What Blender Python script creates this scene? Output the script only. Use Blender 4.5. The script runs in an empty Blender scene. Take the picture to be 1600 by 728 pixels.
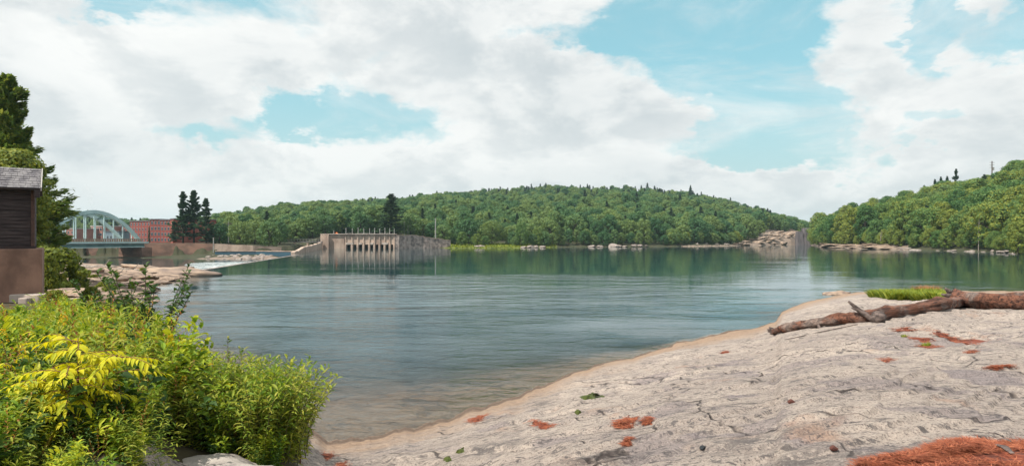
import bpy, math, random
import numpy as np
from mathutils import Vector, Matrix, Euler
R = math.radians
rng = np.random.default_rng(11)
random.seed(5)
S = bpy.context.scene
COL = S.collection
# ------------------------------------------------------------------ camera
F, YH, EYE = 953.0, 374.0, 4.5
cam_d = bpy.data.cameras.new('camera'); cam = bpy.data.objects.new('camera', cam_d); COL.objects.link(cam)
cam.location = (0, 0, EYE); cam.rotation_euler = (R(90), 0, 0)
cam_d.sensor_width = 36; cam_d.lens = 36 * F / 1600; cam_d.shift_y = 10 / 1600
cam_d.clip_start = 0.1; cam_d.clip_end = 9000
S.camera = cam
S.view_settings.view_transform = 'Standard'; S.view_settings.look = 'None'
S.view_settings.gamma = 1; S.view_settings.exposure = 0.27
try: S.view_settings.use_curve_mapping = False
except Exception: pass
S.render.engine = 'CYCLES'
cy = S.cycles
cy.max_bounces = 7; cy.diffuse_bounces = 3; cy.glossy_bounces = 3; cy.transmission_bounces = 3
cy.transparent_max_bounces = 12; cy.volume_bounces = 0; cy.caustics_reflective = False; cy.caustics_refractive = False
cy.use_denoising = True; cy.sample_clamp_indirect = 6
try: cy.use_light_tree = False
except Exception: pass
# ------------------------------------------------------------------ sun
SUN_EL, SUN_AZ = R(54), R(-122)          # azimuth from +Y towards +X: left and a little behind the camera
sd = Vector((math.sin(SUN_AZ) * math.cos(SUN_EL), math.cos(SUN_AZ) * math.cos(SUN_EL), math.sin(SUN_EL)))
ld = bpy.data.lights.new('sun', 'SUN'); ld.energy = 5.0; ld.angle = R(0.6); ld.color = (1, 0.93, 0.82)
sun = bpy.data.objects.new('sun', ld); COL.objects.link(sun); sun.rotation_euler = (-sd).to_track_quat('-Z', 'Y').to_euler()
sun.location = sd * 50

# ------------------------------------------------------------------ node helper
class NT:
    def __init__(s, tree): s.t = tree; tree.nodes.clear()
    def n(s, typ, ins=None, **kw):
        nd = s.t.nodes.new(typ)
        for k, v in kw.items(): setattr(nd, k, v)
        for k, v in (ins or {}).items():
            sk = nd.inputs[k]
            if isinstance(v, bpy.types.NodeSocket): s.t.links.new(v, sk)
            else: sk.default_value = v
        return nd
    def m(s, op, a, b=0.0, c=0.0, clamp=False):
        nd = s.n('ShaderNodeMath', {0: a, 1: b, 2: c}, operation=op); nd.use_clamp = clamp
        return nd.outputs[0]
    def ss(s, v, lo, hi, a=0.0, b=1.0):
        nd = s.n('ShaderNodeMapRange', {0: v, 1: lo, 2: hi, 3: a, 4: b}, interpolation_type='SMOOTHSTEP')
        return nd.outputs[0]
    def mix(s, f, a, b, blend='MIX'):
        nd = s.n('ShaderNodeMix', {0: f, 6: a, 7: b}, data_type='RGBA', blend_type=blend)
        return nd.outputs[2]
    def noise(s, vec, scale, detail=4, rough=0.55, dist=0.0):
        nd = s.n('ShaderNodeTexNoise', {'Vector': vec, 'Scale': scale, 'Detail': detail, 'Roughness': rough, 'Distortion': dist})
        return nd.outputs[0]
    def map(s, vec, scale=(1, 1, 1), rot=(0, 0, 0), loc=(0, 0, 0)):
        return s.n('ShaderNodeMapping', {'Vector': vec, 'Scale': scale, 'Rotation': rot, 'Location': loc}).outputs[0]
def c4(c): return (c[0], c[1], c[2], 1.0)

# ------------------------------------------------------------------ world: Nishita sky with clouds
W = bpy.data.worlds.new('World'); S.world = W; W.use_nodes = True
w = NT(W.node_tree)
sky = w.n('ShaderNodeTexSky', sky_type='NISHITA'); sky.sun_disc = False
sky.sun_elevation = SUN_EL; sky.sun_rotation = SUN_AZ; sky.air_density = 1.0; sky.dust_density = 0.8; sky.ozone_density = 1.0
tc = w.n('ShaderNodeTexCoord').outputs['Generated']
xyz = w.n('ShaderNodeSeparateXYZ', {0: tc})
dx, dy, dz = xyz.outputs
az = w.m('ARCTAN2', dx, dy); el = w.m('ARCSINE', dz)
def ae(px, py):
    u = (px - 800) / F; a = math.atan(u)
    return a, math.atan((YH - py) / F * math.cos(a))
# blue openings in the cloud: centre in the photograph turned into azimuth and elevation, half sizes in degrees
cp = w.map(tc, (1, 1, 2.0))
warp = w.noise(cp, 4.5, 7, 0.62)
warp2 = w.noise(w.map(cp, loc=(7, 3, 1)), 4.5, 7, 0.62)
azw = w.m('ADD', az, w.m('MULTIPLY', w.m('SUBTRACT', warp, 0.5), 0.34))
elw = w.m('ADD', el, w.m('MULTIPLY', w.m('SUBTRACT', warp2, 0.5), 0.24))
holes = [(180, 8, 60, 26, 1.1), (290, 212, 75, 17, 0.85), (480, 185, 70, 22, .85), (610, 205, 75, 34, 0.78), (395, 188, 60, 12, .5),
         (1160, 60, 80, 70, 1.3), (1180, 165, 75, 75, 1.3), (1235, 225, 80, 30, 1.1), (960, 38, 110, 22, 0.9), (1060, 12, 60, 30, 1.0),
         (1440, 55, 30, 50, 0.9), (1480, 205, 45, 18, 0.8), (1580, 20, 50, 30, 0.75), (0, 75, 25, 25, 0.8), (1420, 240, 60, 10, .5), (250, -40, 200, 40, .6), (1150, -120, 200, 120, 1.2),
         (1090, 292, 190, 26, -.7), (1250, 300, 120, 22, -.6), (560, 290, 300, 25, -.4), (1350, 330, 100, 25, -.4)]
tot = None
for (px, py, rx, ry, wt) in holes:
    a0, e0 = ae(px, py)
    sa = rx / F * math.cos(a0) ** 2; se = ry / F * math.cos(a0)
    p = w.m('DIVIDE', w.m('SUBTRACT', azw, a0), sa); q = w.m('DIVIDE', w.m('SUBTRACT', elw, e0), se)
    g = w.m('MULTIPLY', w.m('POWER', 2.718, w.m('MULTIPLY', w.m('ADD', w.m('MULTIPLY', p, p), w.m('MULTIPLY', q, q)), -0.7)), wt)
    tot = g if tot is None else w.m('ADD', tot, g)
fb = w.noise(cp, 5.0, 9, 0.62, 0.25)
dens = w.m('SUBTRACT', w.m('ADD', 0.78, w.m('MULTIPLY', w.m('SUBTRACT', fb, 0.5), 2.1)), tot)
alpha = w.ss(dens, -0.06, 0.56)
fu = w.noise(w.map(cp, loc=(0.02, 0, 0.05)), 5.0, 9, 0.62, 0.25)
fd = w.noise(w.map(cp, loc=(-0.02, 0, -0.05)), 5.0, 9, 0.62, 0.25)
shade = w.ss(w.m('SUBTRACT', fd, fu), -0.13, 0.11)
big = w.noise(w.map(cp, loc=(4, 2, 9)), 2.3, 3, 0.5)
edge = w.ss(dens, 1.15, 0.35)
lit = w.m('ADD', w.m('MULTIPLY', shade, 0.55), w.m('ADD', w.m('MULTIPLY', edge, 0.35), w.m('ADD', w.m('MULTIPLY', w.m('SUBTRACT', big, 0.5), 1.3), w.ss(el, 0.24, 0.02, 0, 0.38))), clamp=True)
cloud = w.mix(lit, (5.4, 5.85, 6.05, 1), (8.3, 8.35, 8.2, 1))
blue = w.mix(1.0, sky.outputs[0], (0.85, 1.42, 1.22, 1), 'MULTIPLY')
blue = w.mix(0.55, blue, (3.6, 6.5, 7.1, 1))
hz = w.ss(el, 0.0, 0.30)
blue = w.mix(hz, (4.9, 6.3, 6.5, 1), blue)
wisp = w.m('MULTIPLY', w.ss(w.noise(w.map(cp, (1, 1, 1.6), loc=(3, 8, 2)), 3.2, 8, .66, .6), .42, .72), .65)
alpha = w.m('MAXIMUM', alpha, wisp)
skyc = w.mix(alpha, blue, cloud)
bg = w.n('ShaderNodeBackground', {0: skyc, 1: 0.1})
w.t.links.new(bg.outputs[0], w.n('ShaderNodeOutputWorld').inputs[0])
W.cycles.sampling_method = 'MANUAL'; W.cycles.sample_map_resolution = 512

# ------------------------------------------------------------------ numpy noise
def _hash(ix, iy, seed):
    h = (ix.astype(np.int64) * 374761393 + iy.astype(np.int64) * 668265263 + seed * 974634777) & 0xffffffff
    h = ((h ^ (h >> 13)) * 1274126177) & 0xffffffff
    return (h ^ (h >> 16)) & 0xffff
def pn(x, y, seed=0):
    ix = np.floor(x); iy = np.floor(y); fx = x - ix; fy = y - iy
    ux = fx * fx * fx * (fx * (fx * 6 - 15) + 10); uy = fy * fy * fy * (fy * (fy * 6 - 15) + 10)
    def g(i, j):
        a = _hash(ix + i, iy + j, seed) / 65536.0 * 6.28318
        return np.cos(a) * (fx - i) + np.sin(a) * (fy - j)
    n0 = g(0, 0) * (1 - ux) + g(1, 0) * ux; n1 = g(0, 1) * (1 - ux) + g(1, 1) * ux
    return (n0 * (1 - uy) + n1 * uy) * 1.4
def fbm(x, y, o=4, seed=0, gain=0.5):
    a, s, f = 1.0, 0.0, 1.0
    for i in range(o):
        s = s + a * pn(x * f, y * f, seed + i * 17); a *= gain; f *= 2.03
    return s
def sstep(x, a, b):
    t = np.clip((x - a) / (b - a), 0, 1); return t * t * (3 - 2 * t)

# ------------------------------------------------------------------ terrain height
def th(px): return np.arctan((np.asarray(px, float) - 800) / F)
NEAR = np.array([(-900, 60), (150, 58), (225, 50), (250, 30), (275, 25), (310, 22.5), (440, 18.5), (485, 14.6), (510, 13.6), (560, 13.7), (620, 14.4), (700, 15.5), (800, 17.4),
                 (880, 20.0), (900, 20.9), (1000, 23.7), (1100, 28.4), (1180, 31.5), (1212, 33.5), (1222, 38), (1260, 44), (1310, 50), (1360, 53), (1450, 54),
                 (1600, 53), (1900, 56), (4000, 60)], float)
NT_ = th(NEAR[:, 0]); NR_ = NEAR[:, 1] / np.cos(NT_)
NR_ = np.where(NEAR[:, 0] < 0, 75, NR_); NR_ = np.where(NEAR[:, 0] > 1700, 70, NR_)
LPOLY = np.array([(-44.2, 86.5), (-41.5, 80), (-40, 74), (-37, 66), (-33, 56), (-27, 42), (-24, 25), (-60, 5), (-700, 5), (-700, 104), (-120, 102), (-70, 96), (-48, 91)], float)
def sdf_poly(x, y, P):
    d = np.full(x.shape, 1e9); inside = np.zeros(x.shape, bool)
    n = len(P)
    for i in range(n):
        ax, ay = P[i]; bx, by = P[(i + 1) % n]
        ex, ey = bx - ax, by - ay
        t = np.clip(((x - ax) * ex + (y - ay) * ey) / (ex * ex + ey * ey), 0, 1)
        d = np.minimum(d, np.hypot(x - ax - t * ex, y - ay - t * ey))
        c = ((ay > y) != (by > y)) & (x < (bx - ax) * (y - ay) / ((by - ay) if by != ay else 1e-9) + ax)
        inside ^= c
    return np.where(inside, d, -d)
def rz(py, Y, tree): return EYE + (YH - py) / F * Y - tree
FAR = [  # px, then (Y, z) seven times
 (-1500, (200,-3.4),(235,-2.4),(243,-2),(244.5,3.2),(500,4),(1500,20),(3000,10)),
 (0,   (200,-3.4),(235,-2.4),(243,-2),(244.5,3.2),(500,4),(1500,rz(338,1500,12)),(3000,10)),
 (75,  (200,-3.4),(235,-2.4),(243,-2),(244.5,3.2),(500,4),(1500,rz(334,1500,12)),(3000,10)),
 (130, (200,-3.4),(235,-2.4),(243,-2),(244.5,3.2),(500,4),(1500,rz(334,1500,12)),(3000,10)),
 (190, (200,-3.4),(232,-2.4),(243,-2),(244.5,3.0),(500,4),(1450,rz(347,1450,12)),(3000,10)),
 (250, (200,-3.4),(228,-2.4),(243,-2),(244.5,2.6),(400,4),(1200,rz(356,1200,12)),(3000,10)),
 (335, (205,-3.4),(216,-2.4),(239,-1.2),(244.5,2.4),(330,4),(900,rz(342,900,13)),(2600,10)),
 (420, (207,-3.4),(218,-2.4),(246,-1.0),(254,1.4),(320,4),(900,rz(326,900,13)),(2600,10)),
 (470, (240,-3.4),(255,-2.4),(285,-.8),(291,2),(335,5),(900,rz(319,900,13)),(2600,10)),
 (505, (285,-3.4),(302,-3),(306,-2.4),(308,6),(350,7),(900,rz(316,900,13)),(2600,10)),
 (600, (285,-3.4),(302,-3),(306,-2.4),(308,6),(350,7),(900,rz(311,900,13)),(2600,10)),
 (640, (290,-3.4),(306,-2.4),(311,0),(317,5.8),(350,7),(900,rz(307,900,13)),(2600,10)),
 (680, (292,-3.4),(311,-.4),(316,.6),(325,3.5),(350,6),(900,rz(303,900,13)),(2600,10)),
 (710, (292,-3.4),(313,-.2),(317,.5),(329,1.2),(355,3),(900,rz(300,900,13)),(2600,10)),
 (830, (300,-3.4),(328,-.2),(332,.5),(342,1.2),(370,4),(900,rz(293,900,13)),(2600,10)),
 (900, (330,-3.4),(355,-.2),(359,.6),(370,2),(400,6),(900,rz(290,900,13)),(2600,10)),
 (1000,(330,-3.4),(362,-.2),(366,.8),(375,2),(410,7),(900,rz(291,900,13)),(2600,10)),
 (1060,(350,-3.4),(380,-.2),(386,.8),(398,2),(440,7),(900,rz(295,900,13)),(2600,10)),
 (1100,(365,-3.4),(395,-.2),(400,.8),(412,2),(450,7),(900,rz(304,900,13)),(2600,10)),
 (1150,(395,-3.4),(428,-.2),(433,.9),(448,2.2),(480,8),(900,rz(316,900,13)),(2600,10)),
 (1200,(440,-3.4),(466,-.2),(472,1.8),(495,7),(560,14),(900,rz(331,900,12)),(2600,10)),
 (1235,(470,-3.4),(498,-.2),(506,2.5),(530,9),(600,14),(900,rz(343,900,12)),(2600,10)),
 (1262,(500,-3.4),(535,-.2),(542,1),(560,4),(640,8),(900,rz(349,900,12)),(2600,10)),
 (1274,(420,-3.4),(440,-.2),(446,1),(460,3),(540,6),(800,rz(352,800,12)),(2600,10)),
 (1284,(335,-3.4),(352,-.2),(358,.6),(372,1.5),(400,3),(500,rz(344,500,13)),(2600,5)),
 (1330,(280,-3.4),(303,-.2),(312,.7),(330,1.8),(350,3),(470,rz(325,470,13)),(2600,5)),
 (1400,(245,-3.4),(266,-.2),(270,.5),(280,1.5),(300,4),(440,rz(306,440,13)),(2600,5)),
 (1480,(215,-3.4),(237,-.2),(240,.5),(246,1.5),(262,5),(420,rz(283,420,13)),(2600,5)),
 (1550,(190,-3.4),(212,-.2),(215,.5),(220,1.5),(235,6),(400,rz(271,400,13)),(2600,5)),
 (1600,(165,-3.4),(188,-.2),(191,.5),(196,1.5),(210,6),(380,rz(246,380,13)),(2600,5)),
 (2300,(110,-3.4),(140,-.2),(143,.5),(150,1.5),(170,8),(330,60),(2600,5)),
 (6000,(60,-3.4),(90,-.2),(93,.5),(100,1.5),(140,8),(330,60),(2600,5)),
]
FT = np.array([math.atan((r[0] - 800) / F) for r in FAR])
FY = np.array([[p[0] for p in r[1:]] for r in FAR]) / np.cos(np.clip(FT, -1.15, 1.15))[:, None]
FZ = np.array([[p[1] for p in r[1:]] for r in FAR])
def Hpol(t, r):
    x = r * np.sin(t); y = r * np.cos(t)
    # near rock
    Rs = np.interp(t, NT_, NR_) * (1 + 0.016 * fbm(t * 22, t * 0 + 3.3, 3, 5))
    Rs = Rs * (1 + 0.012 * fbm(t * 55, t * 0 + 9.3, 4, 6) * np.exp(-((1 - r / Rs) / .035) ** 2))
    s = r / Rs
    k = np.clip((1 - s) * 2.5, 0, 1)
    xr = x * 0.86 + y * 0.5; yr = -x * 0.5 + y * 0.86
    b1 = fbm(xr / 8, yr / 4.2, 3, 21)
    b2 = fbm(xr / 2.4, yr / 1.1, 4, 33)
    q = b1 * 5 + b2 * 0.9 + yr * .22; terr = (np.floor(q) + sstep(q - np.floor(q), 0.72, 1.0)) - q
    inner = sstep(r, 3.2, 6)
    shf = 0.10 * sstep(r * (1 - s) / np.maximum(s, .01) + .5 * fbm(x / 1.5, y / 1.5, 3, 58), 1.1, 1.35) - 0.06
    near = 2.9 * (1 - s) + shf * np.clip(k * 8, 0, 1) + k * inner * (0.26 * b1 + 0.05 * b2 + 0.06 * terr)
    outd = np.maximum(r - Rs, 0)
    shl = np.interp(t, th([480, 800, 960, 1200]), [.035, .045, .09, .16])
    near = np.where(s > 1, -0.02 * np.clip(outd, 0, .3) - shl * outd - 0.075 * np.log1p(np.exp(np.clip((outd - 3.2 + 1.0 * fbm(x / 3, y / 3, 3, 59)) * 1.2, -20, 20))) / 1.2 - 0.07 * np.maximum(outd - 12, 0) + (0.05 * fbm(x / 2.2, y / 1.2, 3, 8) + .03 * fbm(x / .6, y / .4, 3, 28)) * np.clip(outd * .6 - .3, 0, 1), near)
    near = near + k * inner * 0.012 * fbm(x * 2.2, y * 2.2, 3, 41)
    # left rocks
    d = sdf_poly(x, y, LPOLY)
    l1 = fbm(x / 16, y / 5, 4, 61); ql = l1 * 4 + y * 0.12
    tl = (np.floor(ql) + sstep(ql - np.floor(ql), 0.7, 1.0)) - ql
    left = np.where(d > 0, np.minimum(0.10 * d, 0.75) + np.clip(d / 6, 0, 1) * (0.40 * l1 + 0.32 * tl + 0.1 * fbm(x / 2.5, y / 1.7, 3, 66)), 0.35 * d)
    # far land
    tt = np.clip(t, FT[0], FT[-1])
    Yk = np.stack([np.interp(tt, FT, FY[:, i]) for i in range(7)]); Zk = np.stack([np.interp(tt, FT, FZ[:, i]) for i in range(7)])
    rr = r * (1 + 0.010 * fbm(t * 60, t * 0 + 1.7, 3, 77))
    far = np.where(rr < Yk[0], -3.4 - (Yk[0] - rr) * 0.1, 0.0)
    for i in range(6):
        m = (rr >= Yk[i]) & (rr < Yk[i + 1])
        f = np.clip((rr - Yk[i]) / (Yk[i + 1] - Yk[i]), 0, 1)
        if i == 4: f = f ** 0.92
        far = np.where(m, Zk[i] + (Zk[i + 1] - Zk[i]) * f, far)
    far = np.where(rr >= Yk[6], Zk[6], far)
    far = far + np.where(rr > Yk[4], 1.0, 0) * np.clip((rr - Yk[4]) / 150, 0, 1) * 5.0 * fbm(x / 130, y / 130, 3, 88)
    far = far + np.where((far > -2.9) & (far < 5), 0.18 * fbm(x / 4, y / 7, 3, 90), 0)
    far = np.where(np.abs(t) > 1.35, np.maximum(far, -3), far)
    h = np.maximum(np.maximum(near, left), far)
    back = np.abs(t) > 1.75
    h = np.where(back & (r > 60), np.maximum(h, 1.5 + (r - 60) * 0.01), h)
    return np.maximum(h, -4.5)
def H(x, y):
    x = np.asarray(x, float); y = np.asarray(y, float)
    return Hpol(np.arctan2(x, y), np.hypot(x, y))
def Hs(x, y): return float(H(np.array([x]), np.array([y]))[0])
def zpix(py, Y): return EYE - (py - YH) / F * Y
def P(px, Y, z=None):
    X = (px - 800) / F * Y
    return Vector((X, Y, Hs(X, Y) if z is None else z))
_YS = np.geomspace(2.5, 1500, 5000)
def hit(px, py, lo=2.5):
    x = (px - 800) / F * _YS; z = EYE - (py - YH) / F * _YS
    h = H(x, _YS); i = np.argmax((h >= z) & (_YS > lo))
    return Vector((x[i], _YS[i], h[i]))

# ------------------------------------------------------------------ mesh helpers
def link(name, me, parent=None):
    o = bpy.data.objects.new(name, me); COL.objects.link(o)
    if parent is not None: o.parent = parent
    return o
def mesh_np(name, V, Fq, mats, smooth=False, midx=None, attrs=None):
    """V (n,3); Fq (m,k) int array with k = 3 or 4."""
    me = bpy.data.meshes.new(name); V = np.asarray(V, np.float32); Fq = np.asarray(Fq, np.int32)
    n, k = Fq.shape
    me.vertices.add(len(V)); me.vertices.foreach_set('co', V.ravel())
    me.loops.add(n * k); me.loops.foreach_set('vertex_index', Fq.ravel())
    me.polygons.add(n); me.polygons.foreach_set('loop_start', np.arange(0, n * k, k, dtype=np.int32))
    if midx is not None: me.polygons.foreach_set('material_index', np.asarray(midx, np.int32))
    me.polygons.foreach_set('use_smooth', np.full(n, smooth))
    for m in (mats if isinstance(mats, (list, tuple)) else [mats]): me.materials.append(m)
    for an, av in (attrs or {}).items():
        a = me.attributes.new(an, 'FLOAT', 'POINT'); a.data.foreach_set('value', np.asarray(av, np.float32))
    me.update(calc_edges=True); me.validate()
    return me
class MB:
    def __init__(s): s.v = []; s.f = []
    def add(s, vs, fs):
        o = len(s.v); s.v += [tuple(v) for v in vs]; s.f += [tuple(i + o for i in f) for f in fs]
    def box(s, a, b, M=None, bev=0):
        x0, y0, z0 = a; x1, y1, z1 = b
        vs = [Vector(p) for p in ((x0,y0,z0),(x1,y0,z0),(x1,y1,z0),(x0,y1,z0),(x0,y0,z1),(x1,y0,z1),(x1,y1,z1),(x0,y1,z1))]
        if M is not None: vs = [M @ v for v in vs]
        s.add(vs, [(0,3,2,1),(4,5,6,7),(0,1,5,4),(1,2,6,5),(2,3,7,6),(3,0,4,7)]); return s
    def tube(s, pts, rad, n=8, jit=0, rg=None, flat=1.0):
        pts = [Vector(p) for p in pts]; rad = rad if isinstance(rad, (list, tuple)) else [rad] * len(pts)
        vs = []; fs = []
        for i, p in enumerate(pts):
            t = (pts[min(i + 1, len(pts) - 1)] - pts[max(i - 1, 0)]).normalized()
            a = t.cross(Vector((0, 0, 1))); a = a if a.length > 1e-3 else Vector((1, 0, 0)); a.normalize(); b = a.cross(t)
            for k in range(n):
                ang = 2 * math.pi * k / n; r = rad[i] * (1 + (jit * (random.random() - .5) if jit else 0))
                vs.append(p + a * math.cos(ang) * r + b * math.sin(ang) * r * flat)
        for i in range(len(pts) - 1):
            for k in range(n):
                fs.append(((i+1)*n+k, (i+1)*n+(k+1)%n, i*n+(k+1)%n, i*n+k))
        fs.append(tuple(range(n))); fs.append(tuple((len(pts)-1)*n+k for k in range(n))[::-1])
        s.add(vs, fs); return s
    def build(s, name, mat, parent=None, smooth=False, bevel=0):
        me = bpy.data.meshes.new(name); me.from_pydata(s.v, [], s.f); me.materials.append(mat)
        if smooth:
            me.polygons.foreach_set('use_smooth', np.full(len(me.polygons), True))
        me.update(); o = link(name, me, parent)
        if bevel:
            b = o.modifiers.new('bevel', 'BEVEL'); b.width = bevel; b.segments = 2; b.limit_method = 'ANGLE'
        return o
def tag(o, label=None, cat=None, group=None, kind=None):
    if label: o['label'] = label
    if cat: o['category'] = cat
    if group: o['group'] = group
    if kind: o['kind'] = kind
    return o
def empty(name, loc=(0, 0, 0), rz_=0, **k):
    o = bpy.data.objects.new(name, None); COL.objects.link(o); o.location = loc; o.rotation_euler = (0, 0, rz_); o.empty_display_size = .3
    return tag(o, **k)
def copy_tree(o, parent=None):
    c = o.copy(); COL.objects.link(c)
    if parent is not None: c.parent = parent
    for ch in list(o.children): copy_tree(ch, c)
    return c

# ------------------------------------------------------------------ materials
def mat(name, fn):
    m = bpy.data.materials.new(name); m.use_nodes = True; t = NT(m.node_tree)
    sh = fn(t)
    out = t.n('ShaderNodeOutputMaterial')
    t.t.links.new(sh, out.inputs[0]); return m
def pbsdf(t, col, rough=0.7, normal=None, metal=0, spec=0.4):
    ins = {'Base Color': col, 'Roughness': rough, 'Metallic': metal, 'Specular IOR Level': spec}
    if normal is not None: ins['Normal'] = normal
    return t.n('ShaderNodeBsdfPrincipled', ins).outputs[0]
def bump(t, h, st=0.5, dist=0.05):
    return t.n('ShaderNodeBump', {'Height': h, 'Strength': st, 'Distance': dist}).outputs[0]
def simple(name, a, b, scale=3, rough=0.8, bd=0.02, stretch=(1, 1, 1), metal=0, lo=.35, hi=.65):
    def fn(t):
        co = t.n('ShaderNodeTexCoord').outputs['Object']; v = t.map(co, stretch)
        n1 = t.noise(v, scale, 6, .6); n2 = t.noise(v, scale * 7, 3, .6)
        f = t.ss(n1, lo, hi)
        col = t.mix(f, c4(a), c4(b)); col = t.mix(t.m('MULTIPLY', n2, .35), col, c4([x * .45 for x in a]))
        return pbsdf(t, col, rough, bump(t, t.m('ADD', n1, t.m('MULTIPLY', n2, .4)), .5, bd), metal)
    return mat(name, fn)
def leafmat(name, cols, trans=0.35, var=0.5, objvar=True, rough=.6):
    def fn(t):
        g = t.n('ShaderNodeNewGeometry'); isl = g.outputs['Random Per Island']
        ob = t.n('ShaderNodeObjectInfo').outputs['Random']
        f = t.m('ADD', t.m('MULTIPLY', ob, 1 - var), t.m('MULTIPLY', isl, var)) if objvar else isl
        r = t.n('ShaderNodeValToRGB', {0: f}); e = r.color_ramp.elements
        e[0].position = 0; e[0].color = c4(cols[0]); e[1].position = 1; e[1].color = c4(cols[-1])
        for i, c in enumerate(cols[1:-1]):
            q = e.new((i + 1) / (len(cols) - 1)); q.color = c4(c)
        col = r.outputs[0]
        b = t.n('ShaderNodeBsdfPrincipled', {'Base Color': col, 'Roughness': rough, 'Specular IOR Level': .25}).outputs[0]
        tr = t.n('ShaderNodeBsdfTranslucent', {0: t.mix(1, col, (1.25, 1.15, .6, 1), 'MULTIPLY')}).outputs[0]
        return t.n('ShaderNodeMixShader', {0: trans, 1: b, 2: tr}).outputs[0]
    return mat(name, fn)

def granite(t):
    co = t.n('ShaderNodeTexCoord').outputs['Object']
    z = t.n('ShaderNodeSeparateXYZ', {0: co}).outputs[2]
    st = t.map(co, (1, 1.9, 1.4), (0, 0, R(-28)))
    big = t.noise(st, .28, 5, .6, .4); mid = t.noise(st, 1.3, 6, .65, .5); fine = t.noise(st, 9, 6, .7); vf = t.noise(co, 38, 4, .7)
    col = t.mix(t.ss(big, .35, .68), c4((.54, .455, .395)), c4((.41, .345, .305)))
    col = t.mix(t.ss(mid, .52, .75), col, c4((.30, .255, .245)))
    # pale worn skin, darker purple-grey stains
    col = t.mix(t.m('MULTIPLY', t.ss(t.noise(st, .55, 4, .55, .8), .57, .68), .8), col, c4((.25, .215, .225)))
    col = t.mix(t.m('MULTIPLY', t.ss(t.noise(t.map(co, loc=(9, 4, 2)), .7, 4, .6), .60, .72), .55), col, c4((.42, .25, .17)))
    slick = t.n('ShaderNodeAttribute', attribute_name='slick').outputs['Fac']
    lich = t.n('ShaderNodeAttribute', attribute_name='lich').outputs['Fac']
    col = t.mix(t.m('MULTIPLY', t.ss(t.m('ADD', slick, t.m('MULTIPLY', t.m('SUBTRACT', mid, .5), 1.8)), .40, .68), .8), col, c4((.31, .262, .255)))
    # tan water-washed band
    zz = t.m('ADD', z, t.m('MULTIPLY', t.m('SUBTRACT', mid, .5), .55))
    tanf = t.ss(zz, .80, .25)
    col = t.mix(tanf, col, t.mix(t.ss(fine, .35, .7), c4((.43, .305, .215)), c4((.24, .16, .115))))
    col = t.mix(t.ss(t.m('ABSOLUTE', t.m('SUBTRACT', t.m('ADD', z, t.m('MULTIPLY', fine, .10)), .08)), .065, .0, 0, .85), col, c4((.10, .07, .055)))
    col = t.mix(t.ss(z, -.02, -.25), col, t.mix(t.ss(mid, .4, .65), c4((.56, .36, .24)), c4((.22, .14, .10))))
    col = t.mix(t.ss(z, -.3, -1.0), col, c4((.12, .10, .06)))
    # lichen specks, thin cracks
    sp = t.m('MULTIPLY', t.ss(t.noise(st, 6, 6, .8), .535, .56), t.ss(t.noise(st, 1.3, 5, .65), .34, .56))
    sp = t.m('MAXIMUM', sp, t.m('MULTIPLY', lich, t.ss(t.noise(co, 6, 6, .75), .44, .50)))
    wob = t.n('ShaderNodeVectorMath', {0: co, 1: t.n('ShaderNodeVectorMath', {0: t.n('ShaderNodeTexNoise', {'Vector': co, 'Scale': 9.0, 'Detail': 3}).outputs[1], 'Scale': .12}, operation='SCALE').outputs[0]}, operation='ADD').outputs[0]
    for k_, (vs_, th_, mp_) in enumerate(((9, .80, (1, 1.6, 1)), (19, .74, (1.5, 1, 1)), (4.2, .90, (1, 2.4, 1)))):
        vn = t.n('ShaderNodeTexVoronoi', {'Vector': t.map(wob, mp_, (0, 0, R(-30 + 25 * k_)), (k_ * 3.1, 0, 0)), 'Scale': float(vs_), 'Randomness': 1.0})
        rr0 = t.n('ShaderNodeSeparateXYZ', {0: vn.outputs[1]}).outputs[0]
        dn0 = t.ss(t.noise(t.map(co, loc=(k_ * 7.0, 2, 1)), .9, 4, .6), .38, .58)
        sp = t.m('MAXIMUM', sp, t.m('MULTIPLY', t.m('MULTIPLY', t.m('GREATER_THAN', rr0, th_), t.ss(vn.outputs[0], .42, .30)), dn0))
    dry = t.m('SUBTRACT', 1.0, tanf)
    col = t.mix(t.m('MULTIPLY', t.m('MULTIPLY', sp, dry), .85), col, c4((.10, .092, .095)))
    col = t.mix(t.m('MULTIPLY', t.m('MULTIPLY', t.ss(vf, .53, .61), dry), .7), col, c4((.12, .10, .10)))
    col = t.mix(t.m('MULTIPLY', t.ss(vf, .42, .34), .45), col, c4((.56, .52, .47)))
    wv = t.n('ShaderNodeVectorMath', {0: st, 1: t.n('ShaderNodeVectorMath', {0: t.n('ShaderNodeTexNoise', {'Vector': co, 'Scale': .8, 'Detail': 4}).outputs[1], 'Scale': 1.3}, operation='SCALE').outputs[0]}, operation='ADD').outputs[0]
    vo = t.n('ShaderNodeTexVoronoi', {'Vector': wv, 'Scale': .42}, feature='DISTANCE_TO_EDGE').outputs[0]
    cr = t.m('MULTIPLY', t.ss(vo, .015, .0), t.ss(t.noise(co, .9, 4), .45, .55))
    col = t.mix(t.m('MULTIPLY', cr, .85), col, c4((.05, .04, .04)))
    h = t.m('ADD', t.m('MULTIPLY', mid, 1.6), t.m('ADD', t.m('MULTIPLY', fine, 1.1), t.m('MULTIPLY', vf, .3)))
    h = t.m('SUBTRACT', h, t.m('MULTIPLY', cr, .8))
    return pbsdf(t, col, .85, bump(t, h, 1.0, .07), spec=.25)
M = {}
M['granite'] = mat('granite', granite)
M['floor'] = simple('forest_floor', (.035, .045, .018), (.06, .055, .03), .3, .95, .1)
M['gravel'] = simple('gravel_bank', (.30, .23, .18), (.17, .13, .11), .6, .9, .25)
M['soil'] = simple('soil', (.06, .05, .025), (.09, .075, .04), 1.2, .95, .05)
M['grassland'] = simple('bank_grass', (.10, .13, .025), (.16, .19, .03), .2, .95, .1)
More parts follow.
